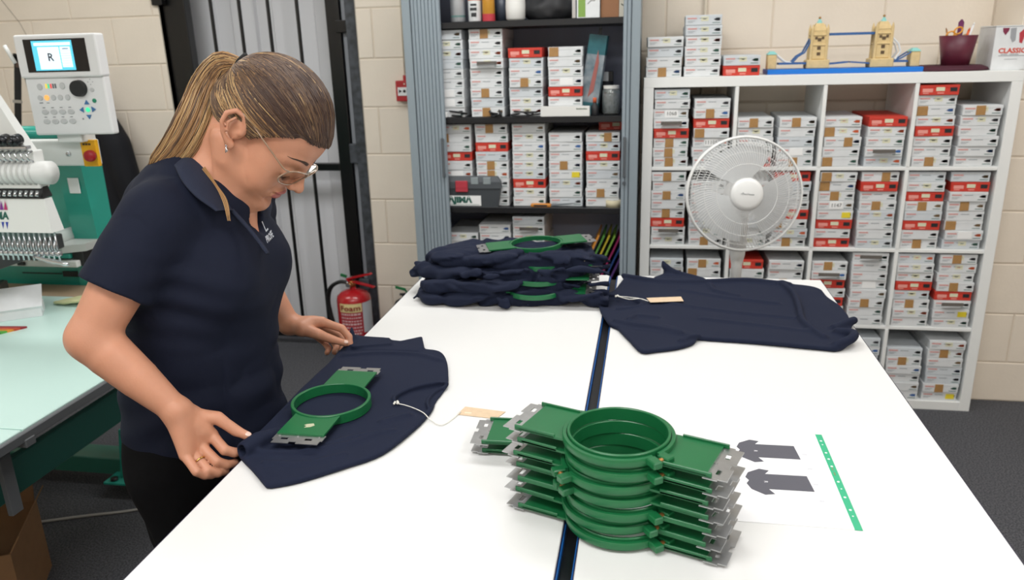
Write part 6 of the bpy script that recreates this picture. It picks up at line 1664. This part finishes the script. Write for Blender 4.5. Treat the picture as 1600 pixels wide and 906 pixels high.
for i in range(5600):
    s_ = rnd.choice((-1, 1)); u = rnd.random()
    if rnd.random() < .55:
        x, z = hairline_pt(u); x += rnd.uniform(-.003, .003); z += rnd.uniform(-.002, .004); d0 = dir_from_xz(x, z, s_)
        if u < .16:
            pp_ = Vector((.098+rnd.uniform(-.004, .004), s_*rnd.random()*.050, .062+rnd.random()*.010)); pp_.x -= 5*pp_.y**2; d0 = (pp_-CL).normalized()
    else:
        # anywhere over the crown
        u = .12
        th = rnd.uniform(-1.35, 1.35); x = rnd.uniform(-.06, .092); z = hairline_pt(.08)[1]
        d0 = Vector((math.cos(rnd.uniform(0, 2.6)), math.sin(th), math.sin(rnd.uniform(.3, 1.6)))).normalized()
        pp_ = CL+d0*scalp(d0)
        xs_, zs_ = pp_.x, pp_.z
        lim = .055 if xs_ > .08 else (.02+.45*(xs_-.036) if xs_ > .036 else (.04 if xs_ > -.03 else -.03))
        if zs_ < lim+.006: continue
    streak = rnd.random()
    low = z < .045 and x < .05
    zone = .30 < u < .50 and rnd.random() < .5
    def cs(t, streak=streak, low=low, zone=zone):
        if zone and t > .30: return 3 if streak > .35 else 2
        if streak > .975: return 3
        if t > .72: return 2 if streak > .40 else (3 if streak < .06 else 1)
        if low: return 3 if streak > .93 else (2 if streak > .75 else (1 if streak > .3 else 0))
        if t > .45: return 1 if streak > .3 else (2 if streak < .08 else 0)
        return 0 if streak < .72 else 1
    head_strand(d0, rnd.uniform(.0005, .0030), rnd.uniform(-.05, .05), cs)
TP = MH @ TL
# loose wisps near the temple and forehead
for i in range(9):
    e_ = rnd.uniform(-1, 1); strand(crv([P(428+3*e_, 208, 1.322), P(470, 213+2*e_, 1.340), P(503+3*e_, 226+2*e_, 1.372)], 5), .0003, lambda t: 0)
me = bpy.data.meshes.new('hair_strands'); me.from_pydata(sv, [], sf)
for m_ in HCOL: me.materials.append(m_)
me.polygons.foreach_set('material_index', smi); me.polygons.foreach_set('use_smooth', [True]*len(sf)); me.update()
o = toP(link('hair_strands', me)); o['kind'] = 'stuff'
# ponytail
g0 = [np.array(TP[:]), P(366, 99, 1.40), P(345, 103, 1.395), P(326, 134, 1.385), P(309, 180, 1.365), P(284, 226, 1.345), P(252, 258, 1.330), P(232, 268, 1.325)]
gw = [.011, .0125, .024, .032, .036, .034, .024, .006]
v = Vol((-1.0, 1.24, 1.36), (-.70, 1.48, 1.66), .003)
v.chain(crv(g0, 3), [x*.80 for x in np.interp(np.linspace(0, 7, 22), range(8), gw)], .01, flat=((0, 1, 0), .62)); V_, F_ = v.net()
pony = toP(link('ponytail', npmesh('ponytail', V_, F_, HCOL[2])))
sv, sf, smi = [], [], []
G = crv(g0, 4)
for i in range(1500):
    a = rnd.uniform(0, 2*PI); rad = math.sqrt(rnd.random())*1.08; k0 = 0; pts = []
    end = rnd.uniform(.86, 1.0); wob = rnd.uniform(-.12, .12); ph = rnd.uniform(0, 6)
    n_ = 18
    for j in range(n_):
        t = j/(n_-1)*end*(len(G)-1); q = min(int(t), len(G)-2); f_ = t-q
        c = G[q].lerp(G[q+1], f_); tn = (G[q+1]-G[q]).normalized()
        u = tn.cross(Vector((0, 1, 0))).normalized(); w_ = Vector((0, 1, 0))
        wd = np.interp(t/4, range(8), gw); aa = a+wob*j/n_*3
        pts.append(c+(u*math.cos(aa)*rad+w_*math.sin(aa)*rad*.66)*wd+u*.0015*math.sin(j*.7+ph))
    cc = rnd.random(); top = math.cos(a) > .2
    strand(pts, .0008, lambda t, cc=cc, top=top: (3 if cc > .70 else (2 if cc > .22 else (1 if cc > .04 else 0))))
me = bpy.data.meshes.new('ponytail_strands'); me.from_pydata(sv, [], sf)
for m_ in HCOL: me.materials.append(m_)
me.polygons.foreach_set('material_index', smi); me.polygons.foreach_set('use_smooth', [True]*len(sf)); me.update()
o = link('ponytail_strands', me, pony); o.data.transform(Matrix.Translation(-PO)); o['kind'] = 'stuff'
# stray lock in front of the collar
sv, sf, smi = [], [], []
for i in range(11):
    e_ = rnd.uniform(-1, 1)
    strand(crv([P(318, 262, 1.318)+.002*e_, P(338, 290, 1.300)+np.array((.002*e_, 0, .001*e_)), P(352, 315, 1.262)+.0025*e_, P(358, 345, 1.240)+np.array((.003*e_, 0, 0))], 5), .0006, lambda t: 2 if i % 3 else 3)
me = bpy.data.meshes.new('loose_lock'); me.from_pydata(sv, [], sf)
for m_ in HCOL: me.materials.append(m_)
me.polygons.foreach_set('material_index', smi); me.update(); o = toP(link('loose_lock', me)); o['kind'] = 'stuff'
mb = MB(); mb.smooth = True
q = Vector(G[2]-G[0]).to_track_quat('Z', 'Y').to_matrix().to_4x4(); mb.T = Matrix.Translation(G[1]+Vector((.004, -.004, .003))) @ q
for dz, rr in ((-.004, .0185), (.0035, .0190)):
    mb.tube([((rr+.001*math.sin(5*2*PI*k/24))*math.cos(2*PI*k/24), (rr+.001*math.sin(5*2*PI*k/24))*math.sin(2*PI*k/24), dz) for k in range(25)], .0042, 7, False)
toP(mb.build('hair_tie', mat('tie_black', '#0c0c10', .8)))
# --- brows, lashes, glasses, earring
from mathutils.bvhtree import BVHTree
_bl = [tuple(x) for x in ((np.array([vv.co[:] for vv in me_body.vertices])+np.array(PO[:])) @ inv[:3, :3].T + inv[:3, 3])]
_bf = [tuple(p.vertices) for p in me_body.polygons]
_bvh = BVHTree.FromPolygons(_bl, _bf)
def on_face(y, z, lift=.0006):
    h_ = _bvh.ray_cast(Vector((.20, y, z)), Vector((-1, 0, 0)))
    return (h_[0] if h_[0] is not None else Vector((.09, y, z)))+Vector((lift, 0, 0))
sv, sf, smi = [], [], []
for s_ in (-1, 1):
    for i in range(300):
        u = rnd.random(); y_ = s_*(.012+.038*u); z_ = .0210+.0055*math.sin(PI*min(1, u*1.1)*.85)+rnd.uniform(-.0027, .0027)*(1.15-u)
        a_, m__, b__ = on_face(y_, z_, .0002), on_face(y_+s_*.003, z_+.0006-.0012*u, .0007), on_face(y_+s_*.006, z_+.0006-.002*u, .0003)
        strand([MH @ a_, MH @ m__, MH @ b__], .00036, lambda t: 0)
    for i in range(34):
        u = i/33; y_ = s_*(.0200+.026*u); z_ = -.0135-.0045*math.sin(PI*u); c = MH @ on_face(y_, z_, .0002); e_ = MH.to_3x3() @ Vector((.0055, s_*.003*u, -.0035)); strand([c, c+e_*.6, c+e_], .00034, lambda t: 0)
me = bpy.data.meshes.new('brows_and_lashes'); me.from_pydata(sv, [], sf); me.materials.append(HCOL[0]); me.update(); o = toP(link('brows_and_lashes', me)); o['kind'] = 'stuff'
gl = MB(); gl.smooth = True; M_frame = mat('frame_tortoise', '#a58a72', .15, trans=.25, coat=.5)
def gpt(y, z, s_): return MH @ Vector((.1085-7.5*(abs(y)-.008)**2+z*.30, y*s_, z-.0045))
for s_ in (-1, 1):
    R_ = []
    for k in range(33):
        a = 2*PI*k/32; cx_, cz_ = math.copysign(abs(math.cos(a))**.7, math.cos(a)), math.copysign(abs(math.sin(a))**.7, math.sin(a))
        R_.append(gpt(.0335+.0245*cx_, .0195*cz_-.002, s_))
    gl.tube(R_, .0017, 6, False)
    tip = MH @ Vector((-.018, s_*.081, .029)); tail = MH @ Vector((-.036, s_*.077, .008))
    gl.tube(crv([gpt(.0575, .010, s_), MH @ Vector((.083, s_*.0665, .006)), MH @ Vector((.045, s_*.0760, .017)), tip, tail], 4), .0016, 6)
gl.tube([gpt(.009, .006, -1), MH @ Vector((.1120, 0, .004)), gpt(.009, .006, 1)], .0016, 6)
glo = toP(gl.build('glasses', M_frame))
for s_ in (-1, 1):
    lm = MB(); vs_ = [gpt(.0335, -.002, s_)]
    for k in range(32):
        a = 2*PI*k/32; cx_, cz_ = math.copysign(abs(math.cos(a))**.7, math.cos(a)), math.copysign(abs(math.sin(a))**.7, math.sin(a))
        vs_.append(gpt(.0335+.0238*cx_, .0188*cz_-.002, s_))
    off = MH.to_3x3() @ Vector((.0012, 0, 0)); lm.add(vs_+[p+off for p in vs_], [(0, 1+k, 1+(k+1) % 32) for k in range(32)]+[(33, 34+(k+1) % 32, 34+k) for k in range(32)]+[(1+k, 34+k, 34+(k+1) % 32, 1+(k+1) % 32) for k in range(32)])
    o = lm.build('lens', mat('lens_glass', '#f2f2ee', .03, trans=1.0), glo); o.data.transform(Matrix.Translation(-PO))
    o.data.materials[0].node_tree.nodes['Principled BSDF'].inputs['IOR'].default_value = 1.08
er = MB(); er.smooth = True; c = MH @ Vector((-.004, -.083, -.030)); er.sphere(c, .0026, 8); er.tube([c, c+Vector((-.001, -.002, -.006)), c+Vector((-.003, -.001, -.013)), c+Vector((.001, -.001, -.010)), c+Vector((-.001, -.002, -.004))], .0011, 6)
toP(er.build('earring', M_chr))
mb = MB(); mb.box((-.004, -.002, -.004), (.006, .002, .004)); mb.T = None
